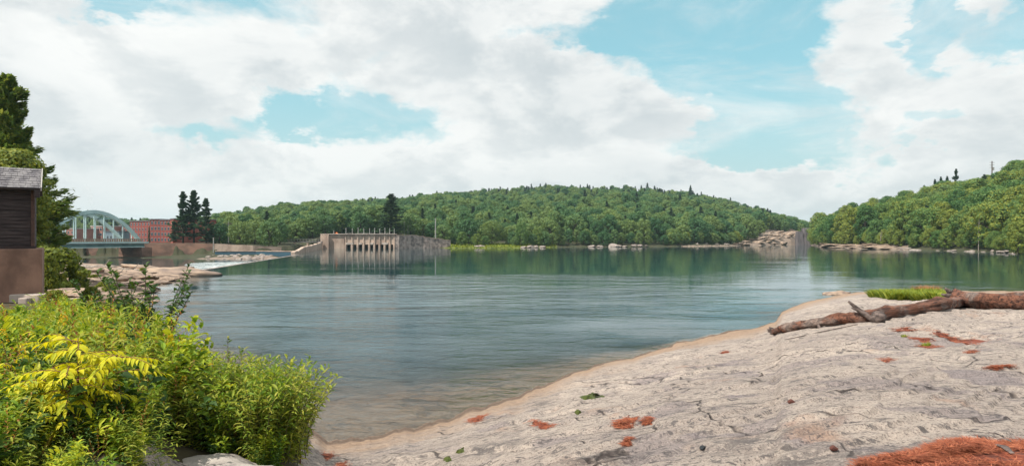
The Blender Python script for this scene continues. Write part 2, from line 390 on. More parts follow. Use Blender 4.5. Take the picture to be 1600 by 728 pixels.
M['boulder'] = simple('boulder_stone', (.36, .31, .28), (.22, .185, .17), .7, .9, .12)
M['boulder_pale'] = simple('pale_boulder_stone', (.46, .42, .38), (.33, .29, .27), 2.2, .9, .05)
M['slab'] = simple('tan_slab_stone', (.46, .34, .25), (.17, .13, .115), 1.7, .9, .15, (1, 1.6, 2.5))
M['pier'] = simple('grey_pier_stone', (.20, .175, .185), (.10, .09, .10), .35, .9, .2, (1, 1, .25))
M['concrete'] = simple('weathered_concrete', (.62, .48, .39), (.36, .26, .21), .3, .9, .1, (1, 1, .45))
M['concrete_grey'] = simple('pale_concrete', (.58, .50, .44), (.36, .30, .27), .3, .9, .06)
M['plinth'] = simple('brown_concrete', (.38, .225, .165), (.18, .105, .08), .75, .9, .04, (1, 1, .7))
M['wallstone'] = simple('brown_bank_wall', (.26, .15, .11), (.11, .07, .055), .18, .9, .2, (1, 1, 2.2))
M['rubble'] = simple('rubble_stone', (.46, .38, .34), (.12, .10, .10), .6, .9, .3)
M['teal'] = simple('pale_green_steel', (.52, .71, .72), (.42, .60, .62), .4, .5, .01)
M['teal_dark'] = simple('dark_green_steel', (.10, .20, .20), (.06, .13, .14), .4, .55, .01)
M['rail'] = simple('tan_railing', (.38, .27, .20), (.28, .20, .15), .8, .7, .02)
M['dark'] = simple('shade_and_stone_black', (.02, .025, .03), (.03, .035, .04), 1, .9, .01)  # near-black: painted shade of the gate openings, and one pebble's own colour
M['post'] = simple('galvanised_post', (.42, .42, .40), (.28, .28, .27), 1, .6, .01)
M['timber'] = simple('old_pole_timber', (.16, .13, .11), (.10, .085, .075), 1, .9, .02, (1, 1, .1))
M['steelblue'] = simple('dark_blue_barrier', (.02, .06, .10), (.03, .09, .13), .3, .5, .02)
M['orange'] = simple('orange_sheet', (.65, .18, .04), (.5, .13, .03), 2, .7, .01)
M['glass'] = mat('window_glass', lambda t: pbsdf(t, (.04, .06, .08, 1), .15))
M['white'] = simple('white_paint', (.62, .60, .57), (.5, .49, .47), 1, .7, .01)
M['bark'] = simple('bark', (.10, .075, .06), (.05, .04, .033), 2.5, .95, .03, (1, 1, .2))
M['palebark'] = simple('bare_pale_bark', (.36, .32, .28), (.2, .17, .15), 2.5, .95, .02, (1, 1, .2))
M['drift'] = simple('driftwood', (.36, .31, .27), (.2, .165, .145), 3, .9, .02, (1, 1, 1))
def brick(t):
    co = t.n('ShaderNodeTexCoord').outputs['Object']
    v = t.n('ShaderNodeSeparateXYZ', {0: co}).outputs
    uv = t.n('ShaderNodeCombineXYZ', {0: t.m('ADD', v[0], v[1]), 1: v[2], 2: 0.0}).outputs[0]
    b = t.n('ShaderNodeTexBrick', {'Vector': uv, 'Color1': (.30, .055, .045, 1), 'Color2': (.20, .038, .034, 1), 'Mortar': (.22, .09, .07, 1), 'Scale': 1.0, 'Mortar Size': .012, 'Brick Width': .45, 'Row Height': .16})
    col = t.mix(t.m('MULTIPLY', t.ss(t.noise(co, .15, 5, .6), .4, .7), .5), b.outputs[0], (.20, .07, .06, 1))
    return pbsdf(t, col, .9)
M['brick'] = mat('red_brick', brick)
M['brick_pale'] = simple('pink_render', (.36, .17, .14), (.28, .13, .11), .2, .9, .02)
M['roof'] = simple('slate_roof', (.20, .19, .21), (.13, .125, .14), .6, .85, .02)
M['roofpale'] = simple('pale_metal_roof', (.5, .47, .45), (.4, .38, .37), .6, .6, .01)
M['greyblue'] = simple('grey_blue_siding', (.22, .30, .36), (.16, .22, .28), .6, .8, .01)
def clap(t):
    co = t.n('ShaderNodeTexCoord').outputs['Object']
    n = t.noise(t.map(co, (.5, 1, 7)), 2.2, 7, .7); n2 = t.noise(co, 1.1, 4, .6); n3 = t.noise(t.map(co, (.35, 1, 4)), 1.6, 4, .7)
    col = t.mix(t.ss(n, .35, .65), c4((.025, .018, .02)), c4((.075, .055, .055)))
    col = t.mix(t.m('MULTIPLY', t.ss(n3, .60, .72), .7), col, c4((.24, .20, .18)))
    col = t.mix(t.m('MULTIPLY', t.ss(n2, .55, .75), .5), col, c4((.09, .045, .035)))
    return pbsdf(t, col, .9, bump(t, n, .7, .02))
M['clap'] = mat('dark_weathered_boards', clap)
M['shingle'] = simple('grey_shingles', (.24, .23, .24), (.11, .105, .12), 1.8, .9, .03, (2, .6, .6))
def logm(t):
    co = t.n('ShaderNodeTexCoord').outputs['Object']
    v = t.map(t.map(co, rot=(0, 0, R(-33))), (.30, 3.2, 3.6))
    n = t.noise(v, 2.6, 8, .7, .8); n2 = t.noise(co, .9, 5, .6); n3 = t.noise(v, 9, 4, .7)
    col = t.mix(t.ss(n, .36, .62), c4((.045, .022, .018)), c4((.33, .14, .085)))
    col = t.mix(t.m('MULTIPLY', t.ss(n2, .45, .60), .75), col, t.mix(t.ss(n, .4, .6), c4((.20, .165, .15)), c4((.40, .33, .29))))
    col = t.mix(t.m('MULTIPLY', t.ss(n3, .55, .66), .8), col, c4((.03, .02, .02)))
    return pbsdf(t, col, .85, bump(t, t.m('ADD', n, t.m('MULTIPLY', n3, .8)), 1.0, .12))
M['log'] = mat('stripped_log_wood', logm)
M['logdark'] = simple('charred_dark_wood', (.20, .155, .14), (.035, .026, .026), 6, .9, .05, (.6, 2, 2))
def foam(t):
    co = t.n('ShaderNodeTexCoord').outputs['Object']
    v = t.map(co, (.10, .5, 1)); n = t.noise(v, 1.6, 7, .7, .5); n2 = t.noise(co, 2.5, 5, .7)
    f = t.ss(t.m('ADD', n, t.m('MULTIPLY', t.m('SUBTRACT', n2, .5), .55)), .42, .62)
    col = t.mix(f, c4((.09, .15, .17)), c4((.60, .63, .63)))
    return pbsdf(t, col, t.ss(f, 0, 1, .15, .8), bump(t, t.m('ADD', n, n2), .8, .15))
M['foam'] = mat('foaming_water', foam)
M['grassleaf'] = leafmat('grass_blades', [(.10, .17, .02), (.20, .26, .03), (.30, .32, .04)], .35, .6, False)
M['redgrass'] = leafmat('red_dry_grass', [(.35, .14, .07), (.30, .2, .07)], .3, .6, False)
M['needles'] = leafmat('fallen_needles', [(.13, .04, .025), (.33, .09, .045), (.50, .19, .10)], .1, .6, False, .8)
M['needlebed'] = simple('needle_bed', (.24, .065, .038), (.13, .038, .025), 6, .9, .03)
M['moss'] = simple('dark_moss', (.05, .07, .015), (.09, .11, .02), 8, .95, .04)
M['decid'] = leafmat('broadleaf_crown', [(.022, .085, .042), (.058, .150, .058), (.125, .225, .085), (.20, .265, .07), (.08, .185, .09)], .3, .35)
M['decid_r'] = leafmat('sunny_broadleaf_crown', [(.026, .092, .034), (.070, .168, .048), (.15, .245, .07), (.28, .30, .04), (.10, .20, .08)], .33, .4)
M['conif'] = leafmat('conifer_needles', [(.020, .060, .038), (.040, .095, .050), (.075, .135, .065)], .2, .5)
M['pinebig'] = leafmat('pine_needle_tufts', [(.06, .14, .05), (.15, .24, .06), (.30, .32, .08)], .35, .75)
M['bushy'] = leafmat('yellow_green_bush_leaves', [(.08, .13, .02), (.17, .21, .025), (.28, .28, .03)], .35, .7)
M['herb'] = leafmat('herb_leaves', [(.05, .13, .015), (.16, .28, .02), (.34, .42, .03), (.58, .56, .03)], .35, .6)
M['herbdark'] = leafmat('dark_green_leaves', [(.02, .055, .014), (.05, .11, .02), (.10, .17, .03)], .3, .6)
M['lance'] = leafmat('lance_leaves', [(.05, .13, .018), (.17, .27, .03), (.34, .38, .05), (.50, .46, .10)], .35, .7)
M['yellow'] = leafmat('yellow_leaflets', [(.40, .46, .02), (.60, .58, .02), (.72, .64, .02)], .4, .8)
M['flower'] = leafmat('golden_flowers', [(.60, .38, .01), (.70, .48, .02)], .2, .8)
M['stem'] = simple('green_stem', (.12, .14, .04), (.09, .08, .03), 5, .8, .005)
M['stemred'] = simple('reddish_stem', (.22, .09, .04), (.14, .07, .03), 5, .8, .005)

# ------------------------------------------------------------------ terrain mesh (polar grid round the camera, full circle)
tin = np.arctan(np.linspace(-1000, 2600, 1150) / F * 1.0 - 800 / F)
tin = np.arctan((np.linspace(-140, 1740, 1050) - 800) / F)
tL = np.linspace(-math.pi, tin[0], 90, endpoint=False); tR = np.linspace(tin[-1], math.pi, 90)[1:]
T = np.concatenate([tL, tin, tR])
Rr = np.concatenate([[0.6, 1.5, 2.4], np.geomspace(3.2, 70, 430), np.geomspace(70.5, 180, 90), np.geomspace(181, 300, 150), np.geomspace(302, 620, 130), np.geomspace(628, 5200, 60)])
TT, RR = np.meshgrid(T, Rr, indexing='ij')
HH = Hpol(TT, RR)
X = RR * np.sin(TT); Y = RR * np.cos(TT)
nt, nr = TT.shape
idx = np.arange(nt * nr).reshape(nt, nr)
Q = np.stack([idx[:-1, :-1], idx[1:, :-1], idx[1:, 1:], idx[:-1, 1:]], -1).reshape(-1, 4)
V = np.stack([X, Y, HH], -1).reshape(-1, 3)
cx = V[Q].mean(1); pxc = np.where(cx[:, 1] > 1, 800 + F * cx[:, 0] / np.maximum(cx[:, 1], 1), np.where(cx[:, 0] > 0, 9999, -9999)); rc = np.hypot(cx[:, 0], cx[:, 1])
mi = np.full(len(Q), 1)
mi[rc < 110] = 0
mi[(rc >= 110) & (pxc < 480)] = 2
mi[(rc >= 247) & (pxc < 480)] = 1
jx = fbm(cx[:, 0] * 3, cx[:, 1] * 3, 3, 140) * 1.0
mi[(rc < 40) & (pxc < 470 + jx * 20) & (rc > 7.2 + jx * .4) & (cx[:, 2] > .25)] = 3
mi[(rc < 40) & (pxc < 205 + jx * 60) & (cx[:, 2] > .25)] = 3
mi[(rc > 110) & (cx[:, 2] < .6) & (pxc > 1065) & (pxc < 1400)] = 2
mi[(pxc > 1165) & (pxc < 1268) & (rc > 400) & (rc < 690)] = 2
mi[(pxc > 1268) & (pxc < 1420) & (rc > 200) & (cx[:, 2] < 2.1)] = 2
mi[(pxc > 655) & (pxc < 870) & (rc > 270) & (rc < 400) & (cx[:, 2] < 2.5)] = 4
def zone(lst):
    a = np.zeros(len(V))
    for px, py, wx, wy, rot_ in lst:      # centre found on the ground, half sizes in metres
        p = hit(px, py, 3); ddx = V[:, 0] - p.x; ddy = V[:, 1] - p.y; cr_, sr_ = math.cos(rot_), math.sin(rot_)
        a = np.maximum(a, np.exp(-((ddx * cr_ + ddy * sr_) / wx) ** 2 - ((-ddx * sr_ + ddy * cr_) / wy) ** 2))
    return a
slick = zone([(1020, 700, .5, .5, .3), (1450, 530, 2.2, 1.3, 0), (1310, 562, 1.6, .4, .1), (1530, 480, 2.0, 1.0, 0), (870, 690, .4, .3, 0), (770, 668, .35, .3, 0), (1020, 592, .9, .5, .3), (1200, 660, .7, .2, .5), (1400, 600, 1.2, .3, 0), (1050, 640, .7, .35, .6), (1480, 640, 1.0, .25, 0)])
lich = zone([(1250, 722, .55, .25, 0), (1380, 708, .9, .16, .2), (1480, 694, .6, .16, .3), (760, 700, .6, .4, 0), (930, 716, .5, .25, 0), (600, 700, .4, .3, 0), (845, 630, .4, .6, 0), (1550, 690, .6, .15, 0), (1180, 690, .5, .3, 0)])
g = link('ground', mesh_np('ground', V, Q, [M['granite'], M['floor'], M['gravel'], M['soil'], M['grassland']], True, mi, {'slick': slick, 'lich': lich}))
tag(g, 'rocky banks, pool bed and wooded hills round the river', kind='structure')

# ------------------------------------------------------------------ water
A_ = Vector((-44.7, 85.8, 0)); B_ = Vector((-62.8, 179, 0)); C_ = Vector((-94, 303, 0))
LOWP = np.array([(A_.x, A_.y), (B_.x, B_.y), (C_.x, C_.y), (-60, 340), (-900, 500), (-900, 92), (-120, 92), (-70, 90), (-50, 87.5)], float)
def watermat(t):
    co = t.n('ShaderNodeTexCoord').outputs['Object']
    turb = t.n('ShaderNodeAttribute', attribute_name='turb').outputs['Fac']
    rip = t.n('ShaderNodeAttribute', attribute_name='ripple').outputs['Fac']
    n1 = t.noise(t.map(co, (.7, 1.35, 1), (0, 0, R(12))), 1.5, 6, .62, .6)
    n2 = t.noise(t.map(co, (.6, 1.2, 1), (0, 0, R(-20))), 3.6, 4, .6, .4)
    n3 = t.noise(t.map(co, (.6, 1.25, 1), (0, 0, R(8))), .60, 4, .55, .6)
    n4 = t.noise(t.map(co, (.5, 1.3, 1), (0, 0, R(-6)), (5, 9, 0)), .24, 3, .55, .8)
    rdg = t.m('ABSOLUTE', t.m('SUBTRACT', n3, .5))
    n3 = t.m('ADD', n3, t.m('MULTIPLY', rdg, -1.2))
    far_ = t.n('ShaderNodeAttribute', attribute_name='farw').outputs['Fac']
    h = t.m('ADD', t.m('ADD', t.m('MULTIPLY', n3, 1.35), t.m('MULTIPLY', n4, t.m('MULTIPLY', far_, 7.0))), t.m('ADD', t.m('MULTIPLY', n1, .62), t.m('MULTIPLY', n2, .22)))
    nrm = t.n('ShaderNodeBump', {'Height': h, 'Strength': rip, 'Distance': .30}).outputs[0]
    fr = t.n('ShaderNodeFresnel', {'IOR': 1.48, 'Normal': nrm}).outputs[0]
    body = t.n('ShaderNodeMixShader', {0: turb, 1: t.n('ShaderNodeBsdfTransparent', {0: (.86, .86, .80, 1)}).outputs[0],
                                       2: t.n('ShaderNodeBsdfDiffuse', {0: (.007, .045, .062, 1)}).outputs[0]}).outputs[0]
    gl = t.n('ShaderNodeBsdfGlossy', {0: (.95, .98, .98, 1), 'Roughness': .05, 'Normal': nrm}).outputs[0]
    return t.n('ShaderNodeMixShader', {0: t.m('MULTIPLY', fr, 1.0, clamp=True), 1: body, 2: gl}).outputs[0]
M['water'] = mat('river_water', watermat)
def water(name, keep, z, rmin, rmax, nrr, label, t0=-1.5, t1=1.4):
    tt = np.linspace(t0, t1, 520); rr = np.geomspace(rmin, rmax, nrr)
    A, Bb = np.meshgrid(tt, rr, indexing='ij'); x = Bb * np.sin(A); y = Bb * np.cos(A)
    h = Hpol(A, Bb); dep = np.maximum(z - h, 0)
    i = np.arange(x.size).reshape(x.shape)
    q = np.stack([i[:-1, :-1], i[1:, :-1], i[1:, 1:], i[:-1, 1:]], -1).reshape(-1, 4)
    v = np.stack([x, y, np.full_like(x, z)], -1).reshape(-1, 3)
    c = v[q].mean(1)
    q = q[keep(c[:, 0], c[:, 1])]
    us, inv = np.unique(q, return_inverse=True); v = v[us]; q = inv.reshape(q.shape)
    turb = (1 - np.exp(-1.5 * dep)).ravel()[us]; r = Bb.ravel()[us]
    wind = .5 + .5 * np.clip(fbm(v[:, 0] / 38, v[:, 1] / 16, 4, 123) * 2.2, -1, 1)
    rip = np.interp(r, [10, 16, 22, 36, 50, 66, 90, 400], [.42, .46, .40, .24, .14, .045, .014, .006]) * (.25 + 1.5 * wind)
    o = link(name, mesh_np(name, v, q, M['water'], True, None, {'turb': turb, 'ripple': rip, 'farw': sstep(r, 18, 50)}))
    return tag(o, label, kind='structure')
water('water', lambda x, y: sdf_poly(x, y, LOWP) < 0.3, 0.0, 9, 900, 420, 'calm river pool above the weir')
water('lower_river_water', lambda x, y: sdf_poly(x, y, LOWP) > -1.0, -2.5, 88, 420, 120, 'lower river channel below the weir', -1.4, -.25)
# white water below the weir
nx_, ny_ = 60, 80
dn = Vector((B_.y - A_.y, -(B_.x - A_.x), 0)).normalized() * -1
vs = []; 
for i in range(ny_ + 1):
    f = i / ny_; a = A_.lerp(B_, f)
    L = 12 + 20 * f + 3 * math.sin(f * 9)
    for j in range(nx_ + 1):
        gg = j / nx_; p = a + dn * (L * gg) + Vector((0, 1, 0)) * (gg * 14 * f)
        z = -0.03 - 2.5 * (1 - math.exp(-gg * 4)) + 0.10 * float(fbm(np.array([p.x / 3]), np.array([p.y / 5]), 3, 9)[0]) * min(1, gg * 8) + .10 * (1 - gg)
        vs.append((p.x, p.y, z))
fs = [(i * (nx_ + 1) + j, i * (nx_ + 1) + j + 1, (i + 1) * (nx_ + 1) + j + 1, (i + 1) * (nx_ + 1) + j) for i in range(ny_) for j in range(nx_)]
o = link('white_water', mesh_np('white_water', vs, fs, M['foam'], True)); tag(o, 'white water sliding down below the weir crest', kind='structure')
# weir crest
mb = MB(); n = 40
for i in range(n):
    a = A_.lerp(B_, i / n); b = A_.lerp(B_, (i + 1) / n)
    nn = dn
    w0, w1 = .35, -.25
    ps = [a - nn * .3, b - nn * .3, b + nn * .5, a + nn * .5]
    zt = [0.05, 0.05, 0.02, 0.02]
    mb.add([(p.x, p.y, z) for p, z in zip(ps, zt)] + [(p.x, p.y, -3.2) for p in ps], [(0, 1, 2, 3), (0, 4, 5, 1), (2, 6, 7, 3)])
o = mb.build('weir', M['concrete_grey']); tag(o, 'long low concrete weir crest slanting across the pool edge', 'weir')

# ------------------------------------------------------------------ rocks
def rock_mesh(name, mt, seed, flat=.5, sub=4, ang=.35, sx=1.0, cut=(.55, .85)):
    import bmesh
    bm = bmesh.new(); bmesh.ops.create_icosphere(bm, subdivisions=sub, radius=1)
    rg = np.random.default_rng(seed)
    planes = [(Vector(rg.normal(size=3)).normalized(), rg.uniform(*cut)) for _ in range(11)]
    off = rg.uniform(0, 50)
    co = np.array([v.co[:] for v in bm.verts])
    nz = fbm(co[:, 0] * 1.6 + off, co[:, 1] * 1.6 + co[:, 2] * 1.3, 4, seed)
    nz2 = fbm(co[:, 0] * 4 + off, co[:, 1] * 4 + co[:, 2] * 5, 3, seed + 3)
    for v, a, b in zip(bm.verts, nz, nz2):
        p = v.co.copy()
        for nn, dd in planes:
            d = p.dot(nn) - dd
            if d > 0: p -= nn * d * (1 - ang * .3)
        v.co = p * (1 + a * .13 + b * .035); v.co.z *= flat; v.co.x *= sx
    me = bpy.data.meshes.new(name); bm.to_mesh(me); bm.free(); me.materials.append(mt)
    me.polygons.foreach_set('use_smooth', np.full(len(me.polygons), False if sub < 4 else True)); return me
rocks_far = [rock_mesh('boulder', M['boulder'], 100 + i, .5 + .1 * (i % 3), 3) for i in range(4)]
rocks_slab = [rock_mesh('flat_rock', M['slab'], 130 + i, .22 + .06 * (i % 3), 4, .35, 1.7) for i in range(4)]
def put(name, me, loc, sc, rot, **k):
    o = link(name, me); o.location = loc; o.scale = sc if isinstance(sc, tuple) else (sc,) * 3; o.rotation_euler = rot; return tag(o, **k)
rg = random.Random(3)
# boulders of the far shore
farsh = [(925, 386, 3.2), (938, 384, 2.5), (957, 381, 4.2), (966, 384, 3.0), (976, 384, 2.2), (990, 383, 2.6), (1000, 384, 2.2), (1008, 384, 1.8),
         (818, 385, 2.4), (828, 384, 3.2), (838, 386, 2.2), (848, 382, 2.6), (752, 378, 2.8), (745, 376, 2.0), (1090, 384, 1.6), (1104, 384, 1.8), (1120, 383, 1.8), (1135, 383, 2.4), (1150, 382, 2.0)]
for i, (px, py, s) in enumerate(farsh):
    Yb = float(np.interp(px, [740, 830, 900, 1000, 1060, 1150], [322, 331, 356, 364, 386, 431]))
    p = P(px, Yb)
    put('boulder', rocks_far[i % 4], (p.x, p.y, max(p.z, 0) + s * .1), (s * .95, s * .8, s * .6), (0, 0, rg.uniform(0, 6)),
        label='pale grey boulder at the waterline of the far wooded shore', cat='boulder', group='boulders along the far shore')
# ledges at the gorge mouth
for i in range(46):
    px = rg.uniform(1150, 1256); f = rg.random()
    Y0 = np.interp(px, [1150, 1200, 1235, 1256], [431, 468, 500, 528]); Yb = Y0 + (f ** 1.4) * np.interp(px, [1150, 1200, 1256], [8, 50, 100]); s = rg.uniform(1.8, 4.5)
    p = P(px, Yb)
    put('flat_rock', rocks_slab[i % 4], (p.x, p.y, p.z + .4), (s, s * .7, s * rg.uniform(.8, 1.5)), (rg.uniform(-.15, .15), rg.uniform(-.35, .1), rg.uniform(-.6, .6)),
        label='tilted tan rock slab heaped at the gorge mouth', cat='rock', group='rock slabs at the gorge mouth')
# right beach ledges
for i in range(22):
    px = rg.uniform(1284, 1400); Y0 = np.interp(px, [1284, 1330, 1400], [354, 304, 268]); Yb = Y0 + rg.uniform(1, 22); s = rg.uniform(1.5, 4)
    p = P(px, Yb)
    put('flat_rock', rocks_slab[i % 4], (p.x, p.y, p.z), (s * 1.4, s, s * .6), (0, rg.uniform(-.12, .12), rg.uniform(-.4, .4)),
        label='low pinkish rock ledge on the beach below the right wooded bank', cat='rock', group='ledges on the right bank beach')
for i in range(26):
    px = rg.uniform(1400, 1640); Y0 = np.interp(px, [1400, 1480, 1550, 1600, 1640], [267, 238, 213, 189, 180]); s = rg.uniform(.6, 1.5)
    p = P(px, Y0 + rg.uniform(-.5, 2))
    put('boulder', rocks_far[i % 4], (p.x, p.y, max(p.z, 0)), (s * 1.6, s, s * .7), (0, 0, rg.uniform(0, 6)),
        label='small pale stone at the foot of the right wooded bank', cat='stone', group='stones along the right bank')
# big grey pier of rock
mb = MB()
def prism(mb, pts, z0, z1, tp=.9):
    c = sum((Vector(p) for p in pts), Vector((0, 0))) / len(pts); n = len(pts)
    mb.add([(x, y, z0) for x, y in pts] + [(c.x + (x - c.x) * tp, c.y + (y - c.y) * tp, z1 + rg.uniform(-.6, .6)) for x, y in pts],
           [tuple(range(n))[::-1], tuple(range(n, 2 * n))] + [(i, (i + 1) % n, n + (i + 1) % n, n + i) for i in range(n)])
e = empty('rock_pier', P(1262, 505, 0), label='tall grey squared rock pier rising beside the gorge mouth', cat='rock')
mb = MB(); prism(mb, [(-3.5, -3), (5, -4), (6, 5), (-3, 6)], -2, zpix(357, 505), .86); pr = mb.build('rock_face', M['pier'], e)
mb = MB(); prism(mb, [(-8.5, -1), (-4.0, -2), (-3.4, 6), (-7.6, 7)], -2, zpix(362, 505), .8); mb.build('side_block', M['pier'], e)
# left ledges
n_l = 0
for i in range(210):
    px = rg.uniform(62, 300); py = rg.uniform(411, 474)
    p = hit(px, py, 27)
    if p.z < -.05 or p.y > 104 or p.y < 30: continue
    s = rg.uniform(.4, 2.0) * (p.y / 60) ** .5
    put('flat_rock', rocks_slab[i % 4], (p.x, p.y, p.z + .03), (s, s * .6, s * rg.uniform(.6, 1.3)), (rg.uniform(-.1, .1), rg.uniform(-.12, .12), rg.uniform(-.5, .5)),
        label='flat tan rock slab among the ledges beside the weir', cat='rock', group='rock slabs on the left ledges')
tip = P(284, 80)
put('rock_hump', rock_mesh('rock_hump', M['slab'], 171, .3, 4, .35, 1.9), (tip.x - .5, tip.y - 3, .1), (4.6, 4.2, 4.2), (0, 0, .15),
    label='smooth tan rock hump reaching into the pool at the near end of the weir', cat='rock')
for i in range(9):   # stones of the lower bank
    pass
for i in range(60):
    px = rg.uniform(325, 425); Yb = rg.uniform(215, 234); p = P(px, Yb); s = rg.uniform(.5, 1.4)
    if p.z < -2.8: continue
    put('boulder', rocks_far[i % 4], (p.x, p.y, max(p.z, -2.5)), (s * 1.2, s, s * .8), (0, 0, rg.uniform(0, 6)),
        label='loose stone on the gravel bank below the weir', cat='stone', group='stones on the gravel bank')
# driftwood on the left ledges
dw = [(100, 428, 30, 6), (150, 421, 60, -4), (84, 440, 18, 12), (215, 414, 70, -3), (120, 452, 34, -14), (175, 436, 30, 10), (70, 432, 24, -18), (200, 428, 26, 6)]
dl = ['pale driftwood log lying on the ledges beside the brown plinth', 'long thin driftwood trunk across the ledges near the river channel', 'short driftwood piece close to the brown plinth corner',
      'longest driftwood trunk at the back edge of the ledges', 'driftwood pole slanting over the ledges above the undergrowth', 'short bleached driftwood piece in the middle of the ledges', 'broken driftwood stick against the shed side of the ledges', 'bleached driftwood stick nearest the rock hump']
for (px, py, Lp, a), lb in zip(dw, dl):
    p = hit(px, py, 30); L = Lp / F * p.y * 1.1
    mb = MB(); pts = [(L * (k / 6 - .5), .15 * math.sin(k * 1.3), .05 * math.sin(k * 2.1)) for k in range(7)]
    mb.tube(pts, [.26 * (1 - .07 * k) * (p.y / 60) ** .5 for k in range(7)], 7, .25)
    mb.tube([pts[4], (pts[4][0] + .4, .3, .5), (pts[4][0] + .6, .4, .9)], [.08, .05, .03], 5)
    o = mb.build('driftwood', M['drift'], None, True); o.location = p + Vector((0, 0, .28)); o.rotation_euler = (0, R(a) * .3, R(a) * 2)
    tag(o, lb, 'driftwood')
# bottom boulders
near_rocks = [(305, 6.2, .68, 'rounded pale granite boulder below the undergrowth at the bottom edge'), (234, 5.9, .26, 'smaller pale boulder left of the rounded one under the undergrowth'), (455, 6.3, .46, 'low pale boulder under the lance-leaved bush')]
for i, (px, Yb, s, lb) in enumerate(near_rocks):
    p = P(px, Yb); me = rock_mesh('boulder', M['boulder_pale'], 200 + i, .62, 5, .1, 1.15, (.84, 1.0))
    put('boulder', me, (p.x, p.y, p.z - [.26, .42, .16][i]), (s * 1.2, s, s * [.75, .75, .95][i]), (0, 0, i), label=lb, cat='boulder')

# ------------------------------------------------------------------ trees
def quads(C, U, Wv, su, sw, kite=.0):
    """leaf-sized rhombs: centres C, unit axes U (long) and Wv (wide)"""
    n = len(C); su = su[:, None]; sw = sw[:, None]
    v = np.stack([C - U * su, C + Wv * sw - U * su * .15, C + U * su, C - Wv * sw + U * su * .12], 1).reshape(-1, 3)
    return v, np.arange(4 * n).reshape(-1, 4)
def unit(a): return a / np.maximum(np.linalg.norm(a, axis=-1, keepdims=True), 1e-6)
def frames(N, rg):
    r = rg.normal(size=N.shape); U = unit(np.cross(N, r)); return U, np.cross(N, U)
def decid(seed, Ht=14, Wd=5.2, clumps=42, per=85, ls=.32, base=.22, jit=.30):
    rg = np.random.default_rng(seed); Cs = []; Ns = []
    lim = []
    for i in range(clumps):
        d = unit(rg.normal(size=3)); d[2] = d[2] * .9 + .12
        hz_ = (i + .5) / clumps; z = base + (1 - base) * (hz_ ** .8) * .95
        prof = math.sin(math.pi * min(1, max(.06, ((z - base) / (1 - base)))) ** .75) ** .6
        a = i * 2.399 + rg.uniform(-.4, .4); rad = Wd * prof * rg.uniform(.45, .92)
        c = np.array([math.cos(a) * rad, math.sin(a) * rad, z * Ht - .4])
        cr = Wd * rg.uniform(.20, .40)
        lim.append(c)
        n_ = unit(rg.normal(size=(per, 3))); n_[:, 2] = n_[:, 2] * .85 + .25; n_ = unit(n_)
        rr = cr * rg.uniform(.72, 1.08, (per, 1)); Cs.append(c + n_ * rr * np.array([1, 1, .72])); Ns.append(unit(n_ + rg.normal(size=(per, 3)) * jit))
    C = np.concatenate(Cs); N = np.concatenate(Ns); U, Wv = frames(N, rg); s = rg.uniform(.7, 1.3, len(C)) * ls
    v, q = quads(C, U, Wv, s, s * .75)
    mb = MB(); b = Vector((0, 0, 0))
    tr = Wd * .055
    mb.tube([(0, 0, -1), (.1, 0, Ht * .2), (-.1, .1, Ht * .45), (0, 0, Ht * .8)], [tr * 1.2, tr, tr * .7, tr * .2], 7)
    for c in lim[::3]:
        mb.tube([(0, 0, max(Ht * .2, c[2] * .55)), (c[0] * .5, c[1] * .5, c[2] * .85), tuple(c)], [tr * .45, tr * .3, tr * .1], 5)
    return v, q, mb
def conifer(seed, Ht=16, Wd=3.2, levels=26, per=5, tufts=22, ls=.28, base=.12, plume=False, droop=-.05, gap=0.0, pe=.8):
    rg = np.random.default_rng(seed); Cs = []; Ns = []; Us = []; mb = MB()
    mb.tube([(0, 0, -1), (0, 0, Ht * .5), (0, 0, Ht * .98)], [Wd * .085, Wd * .055, .03], 7)
    for l in range(levels):
        f = l / (levels - 1); z = Ht * (base + (1 - base) * f)
        rad = Wd * (1 - f) ** pe * (rg.uniform(.6, 1.1) if not plume else rg.uniform(.35, 1.2)) + .25
        if plume: rad *= (.65 + .5 * math.sin(min(f * 1.5 + .25, 1) * math.pi)) 
        for k in range(per):
            if rg.random() < gap: continue
            a = rg.uniform(0, 6.283); L = rad * rg.uniform(.7, 1.1); up = droop + rg.uniform(-.05, .12) + (f * .45 if plume else f * .1)
            t = np.sqrt(rg.uniform(.03 if not plume else .12, 1, tufts)); wd = L * (.17 if not plume else .22) * (1.15 - t * .5)
            side = rg.normal(size=tufts) * wd * .75
            x = np.cos(a) * L * t - np.sin(a) * side; y = np.sin(a) * L * t + np.cos(a) * side
            zz = z + L * t * up + rg.normal(size=tufts) * .09 * (1.5 if plume else 1) - np.abs(side) * .1 + (L * t ** 2 * .14 if plume else 0)
            Cs.append(np.stack([x, y, zz], 1))
            u = np.stack([np.cos(a) + rg.normal(size=tufts) * .5, np.sin(a) + rg.normal(size=tufts) * .5, rg.normal(size=tufts) * .22 + up + .05], 1); Us.append(unit(u))
            Ns.append(unit(np.array([0, 0, 1.]) + rg.normal(size=(tufts, 3)) * .4))
            if k % 2 == 0: mb.tube([(0, 0, z), (math.cos(a) * L * .85, math.sin(a) * L * .85, z + L * up * .85)], [.05 + L * .012, .02], 4)
    C = np.concatenate(Cs); N = np.concatenate(Ns); U = np.concatenate(Us); Wv = unit(np.cross(N, U)); s = rg.uniform(.7, 1.3, len(C)) * ls
    v, q = quads(C, U, Wv, s * 1.35, s * .55)
    return v, q, mb
def tree_proto(name, gen, m, bark=None):
    v, q, mb = gen
    cm = mesh_np(name + '_crown', v, q, m)
    tm = bpy.data.meshes.new(name + '_trunk'); tm.from_pydata(mb.v, [], mb.f); tm.materials.append(bark or M['bark'])
    return (name, cm, tm)
